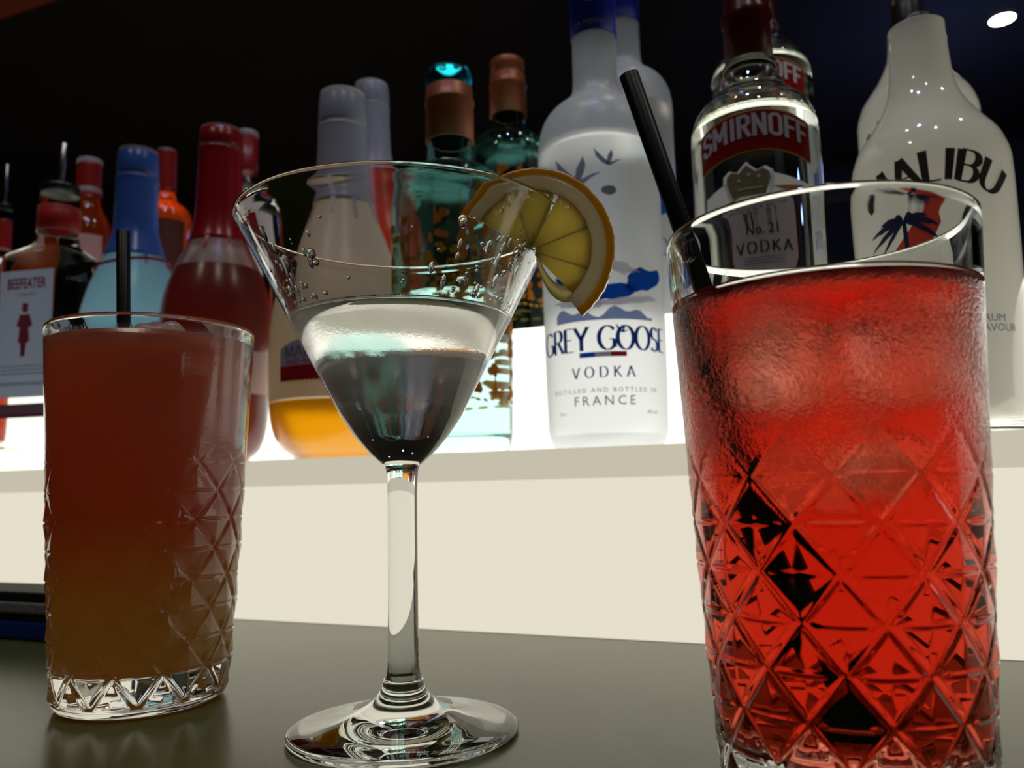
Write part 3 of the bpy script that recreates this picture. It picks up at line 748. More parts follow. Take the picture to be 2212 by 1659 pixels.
def vodka(B, k, front=True):
    q = lambda y: y
    body = B.prof([(960, 112), (953, 124), (935, 129), (900, 130), (800, 131), (650, 131), (500, 131), (400, 130), (350, 128), (310, 123), (275, 112), (245, 97), (222, 78), (205, 62), (190, 53), (170, 49), (130, 47.5), (60, 47), (-60, 46)]) if k is None else k
    body = [(r, z) for r, z in body if z > .0005]
    body[0:0] = [(body[0][0]*.93, .0004)]
    sm = smooth_prof(body, .003); S = surf_of(sm)
    ztop = sm[-1][1]
    zl = B.z(330) if front else sm[int(len(sm)*.0)][1]+.19
    if front: LQ['z'] = zl
    else: zl = LQ['z']
    vessel(B, sm, .0022, zl, Mfrost, Mfrostliq, .008)
    if front: LQ['cz'] = B.z(88)
    cz = LQ['cz']; r = S(cz)
    lathe('foil_capsule', [(r, cz), (r+.0007, cz), (r+.0007, cz+.03), (r+.0004, cz+.062), (r-.0006, cz+.0635), (0, cz+.064)], Mbluefoil, B.e, 64)
    clip_wrap('goose_print', goose(-.003, cz+.024, .011), lambda z: S(cz)+.0008, S(cz), Mwhitepr, B.e, dz=None)
    clip_wrap('foil_lettering', font_polys('LA POSTERIE', .0042, 0, cz+.0035, 1.0), lambda z: S(cz)+.0008, S(cz), Mlav, B.e, dz=None)
    return S
LQ = {}
BG = Bottle(K0+.045, 1311, 850, 'frosted vodka bottle with blue foil neck behind the lemon slice', 'vodka bottles with blue foil', TZ1)
gb = BG.prof([(953, 124), (935, 129), (900, 130), (800, 131), (650, 131), (500, 131), (400, 130), (350, 131), (318, 129), (288, 123), (265, 112), (247, 97), (234, 80), (222, 65), (212, 56), (200, 50.5), (170, 48), (130, 47.5), (60, 47), (-60, 46)])
SG = vodka(BG, gb); RG = SG(.08); u = BG.px()*(1-RG/BG.ax.dist)
zf = lambda y: BG.zf(y, RG)
clip_wrap('brand_lettering', strokes('GREY GOOSE', zf(704)-zf(755), -4*u, zf(755), .86, .18, .045, .10, .03), SG, RG, Mink, BG.e, eps=.0004)
clip_wrap('vodka_lettering', strokes('VODKA', zf(791)-zf(814), -6*u, zf(814), 1.0, .17, .05, .10, .52), SG, RG, Mink, BG.e, eps=.0004)
clip_wrap('france_lettering', font_polys('FRANCE', (zf(853)-zf(874))*1.38, -6*u, zf(874), 1.0, space=1.45), SG, RG, Mgreypr, BG.e, eps=.0004)
clip_wrap('small_lettering', font_polys('DISTILLED AND BOTTLED IN', (zf(836)-zf(846))*1.38, -6*u, zf(846), 1.0, space=1.5)+font_polys('70 cl', .0028, -96*u*1.15, zf(893), .9)+font_polys('40% vol', .0028, 96*u*1.15, zf(893), .9), SG, RG, Mgreypr, BG.e, eps=.0004)
for a, mt_ in ((-58, Mblue), (-23, milky('silver_print', srgb(170, 172, 185), .4)), (12, Mredpr)):
    clip_wrap('tricolour_bar', [rect((a)*u, (a+35)*u, zf(770), zf(759))], SG, RG, mt_, BG.e, eps=.0004)
gl = [(-58*u, -10*u)]
clip_wrap('goose_emblem', goose(38*u, zf(712), 15*u), SG, RG, Mblue, BG.e, eps=.0006)
clip_wrap('flying_geese', goose(-55*u, zf(372), 54*u, 1)+goose(18*u, zf(345), 30*u, 1), SG, RG, Mlav, BG.e, eps=.0004)
clip_wrap('moon_print', [ell(22*u, zf(412), 17*u, 12*u, 14, 0, .12, 4)], SG, RG, Mgreypr, BG.e, eps=.0004)
clip_wrap('sea_print', [ell(98*u, zf(602), 50*u, 26*u, 16, .35, .25, 2), ell(-75*u, zf(605), 44*u, 24*u, 16, -.2, .25, 3), ell(20*u, zf(632), 50*u, 17*u, 16, .1, .25, 5)], SG, RG, Mblue, BG.e, eps=.0003)
clip_wrap('rock_print', [ell(30*u, zf(575), 52*u, 14*u, 16, -.3, .3, 8), ell(60*u, zf(648), 70*u, 9*u, 16, .1, .3, 12), ell(-60*u, zf(650), 60*u, 12*u, 16, -.1, .3, 13)], SG, RG, Mwhitepr, BG.e, eps=.0005)
clip_wrap('hill_print', [[(-118*u, zf(690))]+[((-118+236*i/20)*u, zf(672-14*sin(i*.9)*cos(i*.31))) for i in range(21)]+[(118*u, zf(690))]], SG, RG, milky('misty_blue_print', srgb(150, 165, 215), .6), BG.e, eps=.0003)

Bg2 = Bottle(K0+TD+.075, 1368, 650, 'frosted vodka bottle with blue foil neck on the upper step, half hidden', 'vodka bottles with blue foil', TZ2)
vodka(Bg2, gb, False)
clip_wrap('sea_print', [ell(.018, .100, .014, .014, 18, .35, .25, 2)], SG, RG, Mblue, Bg2.e)
clip_wrap('brand_lettering', strokes('GREY GOOSE', .0125, 0, .056, 1.0, .17, .045, .10, .03), SG, RG, Mink, Bg2.e, eps=.0004)

# ---- red banded clear vodka
Mredcap = pmat('dark_red_capsule', srgb(72, 10, 12), .28, .5)
Mredlab = milky('red_label', srgb(138, 26, 22), .25, .4, .02)
Msilver = milky('silver_lettering', srgb(205, 205, 215), .3, .4, .02)
Mgold = pmat('gold_print', srgb(190, 130, 50), .45)
Mpaper = milky('white_paper', srgb(222, 222, 228), .35, .5, .0)
Mcrown = pmat('bronze_crown_print', srgb(120, 112, 80), .6, vary=.5, vscale=900)
spx = [(930, 134), (900, 138), (700, 140), (500, 141), (400, 141), (330, 140), (300, 139), (275, 135), (254, 127), (237, 114), (223, 98), (214, 86), (208, 79), (198, 74), (186, 69), (174, 62), (165, 56)]
def banded(B, prof, cz, front):
    S = surf_of(prof); R = S(.1); e = B.e
    vessel(B, prof, .0022, prof[-1][1]-.030, Mclr, Mspirit, .005)
    rn = prof[-1][0]; z0 = prof[-1][1]
    lathe('neck_ring', [(rn, z0), (rn+.0008, z0+.001), (rn+.0006, z0+.006), (rn-.001, z0+.0075)], Mclr, e, 64)
    cr = rn-.0006
    lathe('capsule', [(cr-.002, z0+.004), (cr, z0+.004), (cr-.0004, z0+.03), (cr+.0006, z0+.032), (cr+.0006, z0+.037), (cr-.0004, z0+.039), (cr-.0006, z0+.066), (cr-.0020, z0+.068)], Mredcap, e, 64)
    lathe('cap_top', [(cr-.001, z0+.0675), (cr+.0002, z0+.070), (cr, z0+.080), (0, z0+.081)], Mclr, e, 48)
    return S, R
BS = Bottle(K0+.048, 1636, 420, 'clear vodka bottle with dark red neck and curved red lettered band behind the black straw', 'clear vodka bottles with red band', TZ1)
sp = BS.prof(spx); sp[0:0] = [(sp[0][0]*.97, .0012)]; sp = [q for q in sp if q[1] > .001]
sp = smooth_prof(sp, .003)
SS, RS_ = banded(BS, sp, 0, True)
def band_decals(B, S, R, u, zf, full=True):
    # red band that arches: its lower edge bows up
    def arch(s): return 30*u*(1-(s/(118*u))**2)
    n = 24; top = [((-128+256*i/n)*u, zf(322)-zf(400)+zf(325)-(zf(322)-zf(400))) for i in range(n+1)]
    zt, zb_ = zf(240), zf(322)
    band = [((-128+256*i/n)*u, zt-24*u+arch((-128+256*i/n)*u)*.8) for i in range(n+1)] + [((128-256*i/n)*u, zb_-24*u+arch((128-256*i/n)*u)*.8) for i in range(n+1)]
    border = [(s, z+(4.5*u if i <= n else -4.5*u)) for i, (s, z) in enumerate(band)]
    clip_wrap('band_border', [border], S, R, Mgold, B.e, eps=.0002)
    clip_wrap('red_band', [band], S, R, Mredlab, B.e, eps=.0005)
    h = (zt-zb_)*.52
    clip_wrap('brand_lettering', strokes('SMIRNOFF', h, -1*u, (zt+zb_)/2-h/2-13*u, .92, .20, .16, 0, .10, BLK, ext=.075, bend=lambda s, z: (s, z+arch(s)*.8)), S, R, Msilver, B.e, eps=.0008)
BSu = BS.px()*(1-RS_/BS.ax.dist); BSz = lambda y: BS.zf(y, RS_)
band_decals(BS, SS, RS_, BSu, BSz)
u, zf = BSu, BSz
# ribbons, crown, shield label
clip_wrap('ribbon_print', [[(-30*u, zf(372)), (-118*u, zf(405)), (-122*u, zf(455)), (-36*u, zf(425))], [(20*u, zf(372)), (118*u, zf(398)), (122*u, zf(440)), (26*u, zf(425))]], SS, RS_, Mpaper, BS.e, eps=.0003)
clip_wrap('ribbon_fold', [[(-78*u, zf(440)), (-40*u, zf(418)), (-52*u, zf(455)), (-84*u, zf(470))], [(30*u, zf(405)), (112*u, zf(402)), (70*u, zf(418))]], SS, RS_, Mgold, BS.e, eps=.0005)
cw = [(-36, 0), (-30, -22), (-26, -34), (28, -34), (32, -22), (38, 0), (36, 12), (26, 20), (14, 14), (4, 24), (0, 30), (-6, 24), (-14, 14), (-26, 20), (-35, 12)]
clip_wrap('crown_backing', [[((a*1.45-18)*u, zf(386)+b*1.32*u) for a, b in cw]], SS, RS_, Mpaper, BS.e, eps=.0006)
clip_wrap('crown_emblem', [[((a*1.22-18)*u, zf(386)+b*1.08*u) for a, b in cw]], SS, RS_, Mcrown, BS.e, eps=.0008)
clip_wrap('crown_jewels', [ell((-15+a)*u, zf(384)+b*u, 4*u, 4*u, 8) for a, b in ((-20, -2), (0, 8), (20, 2))]+[rect(-40*u, 12*u, zf(384)-24*u, zf(384)-21*u)], SS, RS_, Mpaper, BS.e, eps=.0010)
sh = [(-76, 445), (-30, 437), (0, 430), (30, 437), (76, 445), (78, 560), (70, 588), (45, 598), (0, 604), (-45, 598), (-70, 588), (-78, 560)]
clip_wrap('shield_border', [[(a*u, zf(y)) for a, y in sh]], SS, RS_, Mredlab, BS.e, eps=.0003)
clip_wrap('shield_label', [[(a*.965*u, zf(517+(y-517)*.965)) for a, y in sh]], SS, RS_, Mpaper, BS.e, eps=.0005)
Mdkpr = pmat('charcoal_print', srgb(48, 46, 48), .5)
clip_wrap('vodka_lettering', strokes('VODKA', 24*u, 0, zf(545), 1.0, .17, .06, .06, .30), SS, RS_, Mdkpr, BS.e, eps=.0008)
clip_wrap('number_lettering', font_polys('No. 21', 30*u, 0, zf(505), .9, bold=.0001), SS, RS_, Mdkpr, BS.e, eps=.0008)
clip_wrap('ribbon_scroll', [[(-70*u, zf(462)), (-20*u, zf(476)), (20*u, zf(458)), (70*u, zf(455)), (70*u, zf(462)), (20*u, zf(466)), (-20*u, zf(484)), (-70*u, zf(470))]], SS, RS_, Mredlab, BS.e, eps=.0008)
clip_wrap('fine_print', [rect(-45*u, 45*u, zf(y+1.5), zf(y)) for y in (556, 563, 570)], SS, RS_, Mgreypr, BS.e, eps=.0008)
Bs2 = Bottle(K0+TD+.058, 1660, 450, 'clear vodka bottle with red band on the upper step, behind the front one', 'clear vodka bottles with red band', TZ2)
banded(Bs2, sp, 0, False); band_decals(Bs2, SS, RS_, BSu, BSz)

# ---- white coconut rum bottles
Mmal = milky('glossy_white_glass', (.92, .91, .85), .55, .08, .05)
mpx = [(905, 165), (880, 172), (700, 177), (450, 178), (370, 176), (345, 169), (320, 158), (295, 138), (273, 119), (250, 102), (225, 86), (200, 76), (170, 70), (140, 67), (100, 64), (66, 62.5)]
BMk = K0+.058
BM_ = Bottle(BMk, 2018, 500, 'glossy white rum bottle with arched black lettering and palm tree behind the right tumbler', 'white rum bottles', TZ1+.007)
mp = BM_.prof(mpx); mp = smooth_prof([(mp[0][0]*.9, .0004)]+[q for q in mp if q[1] > .001], .003)
Mblackcap = pmat('black_bottle_cap', (.012, .012, .014), .35)
Mtan = pmat('tan_cap_print', srgb(120, 95, 70), .6)
def rum(B, tall, mp=mp):
    S = surf_of(mp); rt_ = mp[-1][0]; zt_ = mp[-1][1]
    lathe('white_body', [(0, .001), (mp[0][0]*.9, .0004)]+mp+[(rt_+.0002, zt_+.0008), (rt_-.0006, zt_+.0014), (rt_-.003, zt_+.0012), (rt_-.003, zt_-.004)], Mmal, B.e, 128)
    lathe('cap', [(rt_-.0034, zt_-.004), (rt_-.0036, zt_+tall), (rt_-.0042, zt_+tall+.001), (0, zt_+tall+.001)], Mblackcap, B.e, 48)
    clip_wrap('cap_print', [ell(-.004+.008*i, zt_+tall-.004, .003, .0025, 9, 0, .3, i) for i in range(-1, 3)], lambda z: rt_-.0034, rt_, Mtan, B.e, dz=None)
    return S
SM = rum(BM_, .0045)
RM = SM(.1); u = BM_.px()*(1-RM/BM_.ax.dist); zf = lambda y: BM_.zf(y, RM)
Mmaltext = pmat('dark_brown_black_print', srgb(46, 38, 36), .45)
zc = zf(392)
def mal_decals(B, eu=1):
    Rc = 190*u
    def bend(s, z): a = s/Rc; q = Rc+z-zc; return (q*sin(a)*.98+5*u, zc-Rc+q*cos(a))
    clip_wrap('brand_lettering', strokes('MALIBU', 64*u, 0, zc, .90, .205, .06, 0, .05, LET, bend=bend), SM, RM, Mmaltext, B.e, eps=.0005, dz=.002)
mal_decals(BM_)
Mpalm = pmat('navy_palm_print', srgb(40, 48, 90), .5); Msun = milky('sunset_print', srgb(226, 90, 70), .3, .5, 0)
cxp = -36*u; czp = zf(468)
clip_wrap('sunset_print', [[(cxp-20*u, zf(560)), (cxp-32*u, zf(540)), (cxp, zf(500)), (cxp+42*u, zf(455)), (cxp+75*u, zf(440)), (cxp+88*u, zf(480)), (cxp+60*u, zf(520)), (cxp+30*u, zf(560))]], SM, RM, Msun, BM_.e, eps=.0003)
fr_ = []
for a, l in ((200, 66), (172, 62), (145, 50), (112, 40), (70, 42), (38, 52), (10, 64), (-18, 70), (222, 60)):
    pts_t, pts_b = [], []
    for i in range(9):
        t_ = i/8; l_ = l*1.3; x_ = cos(radians(a))*l_*t_; y_ = sin(radians(a))*l_*t_*.8-30*t_*t_; w_ = 9*sin(pi*min(1, t_*.9+.1))+(1.5 if i % 2 else 0)
        pts_t.append((cxp+x_*u, czp+(y_+w_*.35)*u)); pts_b.append((cxp+x_*u, czp+(y_-w_)*u))
    fr_.append(pts_t+pts_b[::-1])
clip_wrap('palm_fronds', fr_, SM, RM, Mpalm, BM_.e, eps=.0006)
clip_wrap('palm_trunk', [[(cxp-4*u, czp), (cxp+5*u, czp), (cxp+8*u, zf(530)), (cxp-2*u, zf(575)), (cxp-12*u, zf(575)), (cxp-2*u, zf(530))]], SM, RM, Mpalm, BM_.e, eps=.0005)
clip_wrap('small_lettering', font_polys('CARIBBEAN RUM', 21*u, 36*u, zf(699), 1.05)+font_polys('COCONUT FLAVOUR', 21*u, 38*u, zf(720), 1.05), SM, RM, Mgreypr, BM_.e, eps=.0004)
dd = lathe('glass_coaster', [(0, 0), (.047, 0), (.0485, .001), (.0485, .0058), (.047, .0068), (0, .0068)], Mclr, None, 96)
dd.location = (BM_.ax.P.x, BM_.ax.P.y, TZ1); tag(dd, 'round clear glass disc under the white rum bottle at the right', 'coaster')
Bm2 = Bottle(K0+TD+.082, 1998, 450, 'white rum bottle with black cap on the upper step behind the front one', 'white rum bottles', TZ2)
zk = BM_.z(215)
rum(Bm2, .026, [(r, z if z < zk else zk+(z-zk)*.62) for r, z in mp]); mal_decals(Bm2)

# ---- turquoise gin with copper ornament
Mcopper = pmat('copper_foil', srgb(150, 84, 52), .42, .4, .25, vary=.15, vscale=60)
Mcoppr = milky('copper_print', srgb(176, 104, 40), .4, .4, .0)
Mgoldpr = milky('gold_leaf_print', srgb(200, 150, 50), .4, .4, 0)
Maquacap = gmat('turquoise_glass_stopper', (.25, .86, .95), .05, 1.5)
tpx = [(965, 124), (940, 128), (900, 129), (700, 130), (500, 130), (450, 129), (420, 124), (398, 114), (385, 101), (376, 86), (371, 68), (366, 54), (358, 50), (330, 49), (300, 48.5), (215, 48)]
BT = Bottle(K0+.044, 979, 800, 'turquoise gin bottle with copper flower ornament and clear turquoise stopper', 'turquoise gin bottles', TZ1)
tp = BT.prof(tpx); tp = smooth_prof([(tp[0][0]*.94, .0006)]+[q for q in tp if q[1] > .001], .003)
ST = surf_of(tp); RT = ST(.1); tu = BT.px()*(1-RT/BT.ax.dist)
tz = lambda y: BT.zf(y, RT)
def ornament(rg):
    P, G = [], []
    zlo, zhi = tz(860), tz(455)
    n = 13
    for i in range(n):                    # copper flower columns, the gold band of leaves beneath
        th = -pi*RT+2*pi*RT*i/n
        z = zlo+12*tu
        while z < zhi:
            k = rg.random()
            if k < .35: P.append([(th-4*tu, z), (th+4*tu, z), (th+2.5*tu, z+34*tu), (th, z+44*tu), (th-2.5*tu, z+34*tu)])
            for q in range(3):
                s_ = th+rg.uniform(-22, 22)*tu; zz = z+rg.uniform(0, 30)*tu
                P.append(ell(s_, zz, rg.uniform(8, 17)*tu, rg.uniform(5, 12)*tu, 9, rg.uniform(0, 3), .25, rg.randint(0, 999)))
            z += 38*tu
    for i in range(48):
        G.append(ell(-pi*RT+2*pi*RT*i/48, zlo+(3*sin(i*1.3))*tu, 7*tu, 3.2*tu, 8, -.2))
        if i % 2: G.append(ell(-pi*RT+2*pi*RT*i/48, zlo+(20+6*sin(i*2.3))*tu, 12*tu, 3*tu, 8, rg.uniform(-.3, .3)))
    return P, G
def gin(B, level, stopper):
    e = B.e; vessel(B, tp, .0024, level, Maqua, Maqualiq, .012)
    rg = random.Random(5); P, G = ornament(rg)
    clip_wrap('copper_ornament', P, ST, RT, Mcoppr, e, eps=.0003, ds=.003, dz=.02)
    clip_wrap('gold_leaf_band', G, ST, RT, Mgoldpr, e, eps=.0003, ds=.003, dz=None)
    r = tp[-1][0]; z1 = BT.z(310); z2 = BT.z(228); z3 = BT.z(196); z4 = BT.z(154)
    lathe('copper_sleeve', [(r, z1), (r+.0012, z1), (r+.0010, z2-.001), (r+.0018, z2), (r+.0018, z2+.0015), (r+.0010, z2+.0025), (r+.0006, z3), (r-.0004, z3+.0002)], Mcopper, e, 64)
    if stopper:
        lathe('glass_stopper', [(0, z3-.002), (r-.001, z3-.002), (r-.001, z3), (r+.0006, z3+.001), (r+.0008, z4-.004), (r-.001, z4-.0008), (r-.004, z4), (0, z4)], Maquacap, e, 64)
    else:
        lathe('copper_cap', [(r-.002, z3), (r, z3), (r+.0002, z4-.001), (r-.0008, z4), (0, z4)], Mcopper, e, 64)
gin(BT, tz(620), True)
Bt2 = Bottle(K0+TD+.092, 1104, 500, 'turquoise gin bottle with copper cap on the upper step, left of the frosted vodka', 'turquoise gin bottles', TZ2)
gin(Bt2, tz(620), False)

# ---- wax-dipped fruit liqueurs
def drip_polys(S, R, zed, ln, n, rg, w):
    P = []
    for i in range(n):
        s_ = -pi*R+2*pi*R*i/n+rg.uniform(-.3, .3)*w*3; l = ln*rg.uniform(.25, 1.0)
        ww = w*rg.uniform(.7, 1.2)
        P.append([(s_-ww*2.6, zed+.0015), (s_-ww*1.1, zed-l*.25), (s_-ww, zed-l*.9), (s_-ww*.5, zed-l), (s_+ww*.5, zed-l), (s_+ww, zed-l*.9), (s_+ww*1.1, zed-l*.25), (s_+ww*2.6, zed+.0015)])
    return P
Mwet = milky('wetted_wall', (.97, .97, .96), .5, .25, .04, refr=.97, rrough=.2)
def wax_bottle(B, prof, zwax, zliq, mglass, mwax, mliq, zcap, lab, seed, levels=True):
    S = surf_of(prof); e = B.e; rg = random.Random(seed)
    ob = lathe('bottle_body', [(0, .0012), (prof[0][0]*.85, .0008)]+prof, mglass, e, 96)
    ob.data.materials.append(Mwet)
    for p_ in ob.data.polygons:
        if p_.center.z < zliq: p_.material_index = 1
    if mliq:
        zs = [.004+(zliq-.004)*i/30 for i in range(31)]
        lathe('liquid', [(0, .0030), (S(.004)*.8, .0032)]+[(max(S(z)-.0009, .003), z) for z in zs]+[(S(zliq)-.003, zliq+.0003), (0, zliq+.0003)], mliq, e, 96)
    rn = prof[-1][0]; zt_ = prof[-1][1]; t_ = .0009
    zz = [zwax+(zcap-zwax)*i/30 for i in range(31)]
    # wax coat with its groove under the cap
    lathe('wax_coat', [(S(zwax)+.0001, zwax-.0003), (S(zwax)+t_*.8, zwax)]+[(S(z)+t_, z) for z in zz[1:]]+[(rn+t_+.0008, zcap+.0006), (rn+t_+.0010, zcap+.0020), (rn+t_, zcap+.0032), (rn-.0016, zcap+.0034)], mwax, e, 96)
    clip_wrap('wax_drip', drip_polys(S, S(zwax), zwax, lab['drip'], lab.get('nd', 9), rg, .0009), lambda z: S(z)+.0004, S(zwax), mwax, e, eps=.0004, dz=.003)
    zc1 = zcap+.0052
    lathe('wax_cap', [(rn-.0018, zcap+.0032), (rn-.0018, zc1-.0003), (rn+t_, zc1), (rn+t_+.0004, zc1+.001), (rn+t_, zc1+(zt_-zc1)*.8), (rn-.0012, zt_-.0006), (rn-.004, zt_+.0004), (0, zt_+.0006)], mwax, e, 64)
    return S
Mwhwax = milky('white_wax', srgb(184, 190, 214), .45, .3, .04)
Mopal = milky('opal_white_glass', (.62, .64, .60), .35, .3, .03, refr=.04, rrough=.5)
Morange = milky('orange_fruit_liqueur', (1, .66, .03), .92, .3, .0, refr=.62, rrough=.6)
wpx = [(985, 105), (972, 124), (950, 140), (920, 150), (880, 155), (800, 157), (730, 155), (690, 151), (650, 142), (610, 129), (570, 113), (545, 104), (510, 90), (475, 76), (450, 67), (430, 61), (400, 56), (370, 53.5), (330, 51.5), (290, 50.5), (255, 50), (220, 50), (206, 48)]
BW = Bottle(K0+.056, 739, 700, 'white wax-dipped fruit liqueur bottle with bright orange contents behind the martini glass', 'wax-dipped liqueur bottles', TZ1)
wp = BW.prof(wpx); wp = smooth_prof([(wp[0][0]*.96, .0006)]+[q for q in wp if q[1] > .001], .003)
SW = wax_bottle(BW, wp, BW.zf(432, .016), BW.zf(862, .04), Mopal, Mwhwax, Morange, BW.z(288), dict(drip=.020), 3)
RW = SW(.05); wu = BW.px()*(1-RW/BW.ax.dist); wz = lambda y: BW.zf(y, RW)
Mlilac = milky('lilac_label', srgb(160, 162, 205), .35, .5, 0); Mmaroon = milky('maroon_label_band', srgb(150, 34, 40), .3, .5, 0)
sc = [(-150*wu, wz(785))]+[(x*wu, wz(785)) for x in range(-140, 141, 20)]+[(150*wu, wz(785))]
bot_ = []
for i in range(61):
    s_ = 150-5*i; bot_.append((s_*wu, wz(818)-(.8 if i % 2 else -.8)*wu*1.6))
clip_wrap('maroon_band', [sc+bot_], SW, RW, Mmaroon, BW.e, eps=.0004)
clip_wrap('lilac_label', [[(x*wu, wz(785)) for x in (-150, 150)] + [(x*wu, wz(722)-abs(x/150)**3*24*wu) for x in range(150, -151, -15)]], SW, RW, Mlilac, BW.e, eps=.0003)
clip_wrap('label_lettering', strokes('MARC DE', 26*wu, -60*wu, wz(768), 1.0, .14, .06, .05, .08, dict(LET, C=(.8, [arc(.45, .5, .38, .5, 45, 315, 16)]))), SW, RW, Mgreypr, BW.e, eps=.0005)
clip_wrap('small_lettering', font_polys('AND RASPBERRY', 15*wu, -62*wu, wz(782), 1.2), SW, RW, Mmaroon, BW.e, eps=.0005)
# rear one
Morred = milky('blood_orange_liqueur', (.9, .16, .015), .85, .3, 0, refr=.3)
Bw2 = Bottle(K0+TD+.05, 803, 500, 'white-capped liqueur bottle with deep orange contents on the upper step', 'wax-dipped liqueur bottles', TZ2)
q = sqrt(1)
wp2 = [(r*.88, z*.905) for r, z in wp]
zr_ = Bw2.zf(368, .02)
wax_bottle(Bw2, wp2, zr_, zr_-.0015, Mopal, Mwhwax, Morred, wp2[-1][1]-.024, dict(drip=.008), 5)
# red wax
Mredwax = pmat('crimson_wax', srgb(150, 16, 22), .3, .5)
Mredwax = milky('crimson_wax', srgb(168, 22, 30), .4, .25, .05)
Mcherry = milky('dark_cherry_liqueur', (.42, .085, .03), .8, .3, 0, refr=.2, rrough=.5)
Mopal2 = milky('frosted_clear_glass', (.86, .80, .76), .6, .3, .03, refr=.65, rrough=.3)
rpx = [(992, 80), (980, 96), (960, 107), (930, 115), (890, 119), (800, 121), (720, 122), (680, 121), (650, 117), (620, 108), (590, 96), (565, 84), (540, 70), (515, 60), (490, 54), (460, 50), (420, 48), (380, 46.5), (340, 46), (310, 46), (282, 44)]
BR = Bottle(K0+.047, 466, 800, 'red wax-dipped bottle of dark cherry liqueur behind the left tumbler', 'wax-dipped liqueur bottles', TZ1)
rp = BR.prof(rpx); rp = smooth_prof([(rp[0][0]*.96, .0006)]+[q for q in rp if q[1] > .001], .003)
SR = wax_bottle(BR, rp, BR.zf(518, .014), BR.zf(572, .02), Mopal2, Mredwax, Mcherry, BR.z(335), dict(drip=.012), 8)
RR = SR(.05); ru = BR.px()*(1-RR/BR.ax.dist); rz_ = lambda y: BR.zf(y, RR)
Mlabw = milky('pinkish_white_label', srgb(228, 208, 204), .45, .5, 0)
bot_ = [((170-5*i)*ru, rz_(846)-(1 if i % 2 else -1)*ru*1.6) for i in range(69)]
clip_wrap('white_label', [[(-170*ru, rz_(752)), (170*ru, rz_(752))]+bot_], SR, RR, Mlabw, BR.e, eps=.0004)
# blue wax
Mbluewax = milky('cobalt_blue_wax', srgb(70, 110, 196), .4, .25, .05)
Mpaleblue = milky('pale_blue_liqueur', (.66, .88, .97), .8, .3, 0)
bpx = [(990, 82), (975, 100), (950, 112), (900, 120), (800, 122), (740, 121), (700, 117), (650, 105), (610, 91), (575, 74), (545, 62), (520, 53), (500, 48), (470, 46), (430, 45), (400, 45), (350, 45), (328, 43)]
BB = Bottle(K0+.050, 288, 650, 'blue wax-dipped bottle with pale blue contents left of the red one', 'wax-dipped liqueur bottles', TZ1)
bp_ = BB.prof(bpx); bp_ = smooth_prof([(bp_[0][0]*.96, .0006)]+[q for q in bp_ if q[1] > .001], .003)
SB = wax_bottle(BB, bp_, BB.zf(548, .018), BB.zf(536, .018), Mopal2, Mbluewax, Mpaleblue, BB.z(396), dict(drip=.010), 11)
# red ribbon tied between, hanging from the blue bottle's neck
bm = bmesh.new(); prev = None
pts = []
for i in range(41):
    a = 2*pi*i/40; r = SB(BB.zf(565, .02))+.0026+.0016*sin(3*a); pts.append(Vector((r*sin(a), -r*cos(a), BB.zf(568, .02)+.0035*sin(a+.6))))
for i, p in enumerate(pts):
    a = bm.verts.new(p+Vector((0, 0, .0011))); b = bm.verts.new(p-Vector((0, 0, .0011)))
    if prev: bm.faces.new((prev[0], a, b, prev[1]))
    prev = (a, b)
tail = []
for sgn in (0, 1):
    prev = None
    for i in range(12):
        t_ = i/11; p = pts[11]+Vector((.018*t_+.002*sin(6*t_), -.004*t_, -.004-(.003+.005*sgn)*sin(pi*t_)+.003*t_))
        a = bm.verts.new(p+Vector((0, 0, .0011))); b = bm.verts.new(p-Vector((0, 0, .0011)))
        if prev: bm.faces.new((prev[0], a, b, prev[1]))
        prev = (a, b)
rb = from_bm('ribbon', bm, milky('red_ribbon', srgb(170, 24, 36), .3, .3, .03), BB.e)
sm_ = rb.modifiers.new('s', 'SOLIDIFY'); sm_.thickness = .0004
rb['label'] = 'thin red ribbon tied around the shoulder'

# ---- square clear gin with pourer and red neck band
def sq_lathe(name, prof, mat, parent, n=96, p=5.0, flip=False):
    """rounded-square cross section: profile radius = half side; power rises with the body"""
    V, Fc = [], []
    for r, z, pw in prof:
        for k in range(n):
            a = 2*pi*(k+.5)/n; c_, s_ = cos(a), sin(a)
            q = (abs(c_)**pw+abs(s_)**pw)**(-1/pw); V.append((r*q*c_, r*q*s_, z))
    for i in range(len(prof)-1):
        for k in range(n):
            k2 = (k+1) % n; Fc.append((i*n+k, i*n+k2, (i+1)*n+k2, (i+1)*n+k))
    V.append((0, 0, prof[0][1])); b = len(V)-1
    for k in range(n): Fc.append((b, (k+1) % n, k))
    V.append((0, 0, prof[-1][1])); b = len(V)-1; o_ = (len(prof)-1)*n
    for k in range(n): Fc.append((b, o_+k, o_+(k+1) % n))
    return link_mesh(name, V, Fc, mat, parent)
acr = box('acrylic_block', -.062, .062, -.032, .032, 0, .0175, gmat('clear_acrylic', (.97, .99, .97), .02, 1.49), None, .0012)
BQ = Bottle(K0+.046, 112, 800, 'square clear gin bottle with red neck band and metal pourer at the far left', 'gin bottles', TZ1+.0178, turn=radians(-41))
acr.location = (BQ.ax.P.x-.020*cos(YAW), BQ.ax.P.y+.020*sin(YAW), TZ1+.0001); acr.rotation_euler = (0, 0, -YAW); tag(acr, 'clear acrylic block raising the gin bottle at the far left', 'block')
u_ = BQ.px()
hs = 70*u_
zb_ = lambda y: BQ.z(y)
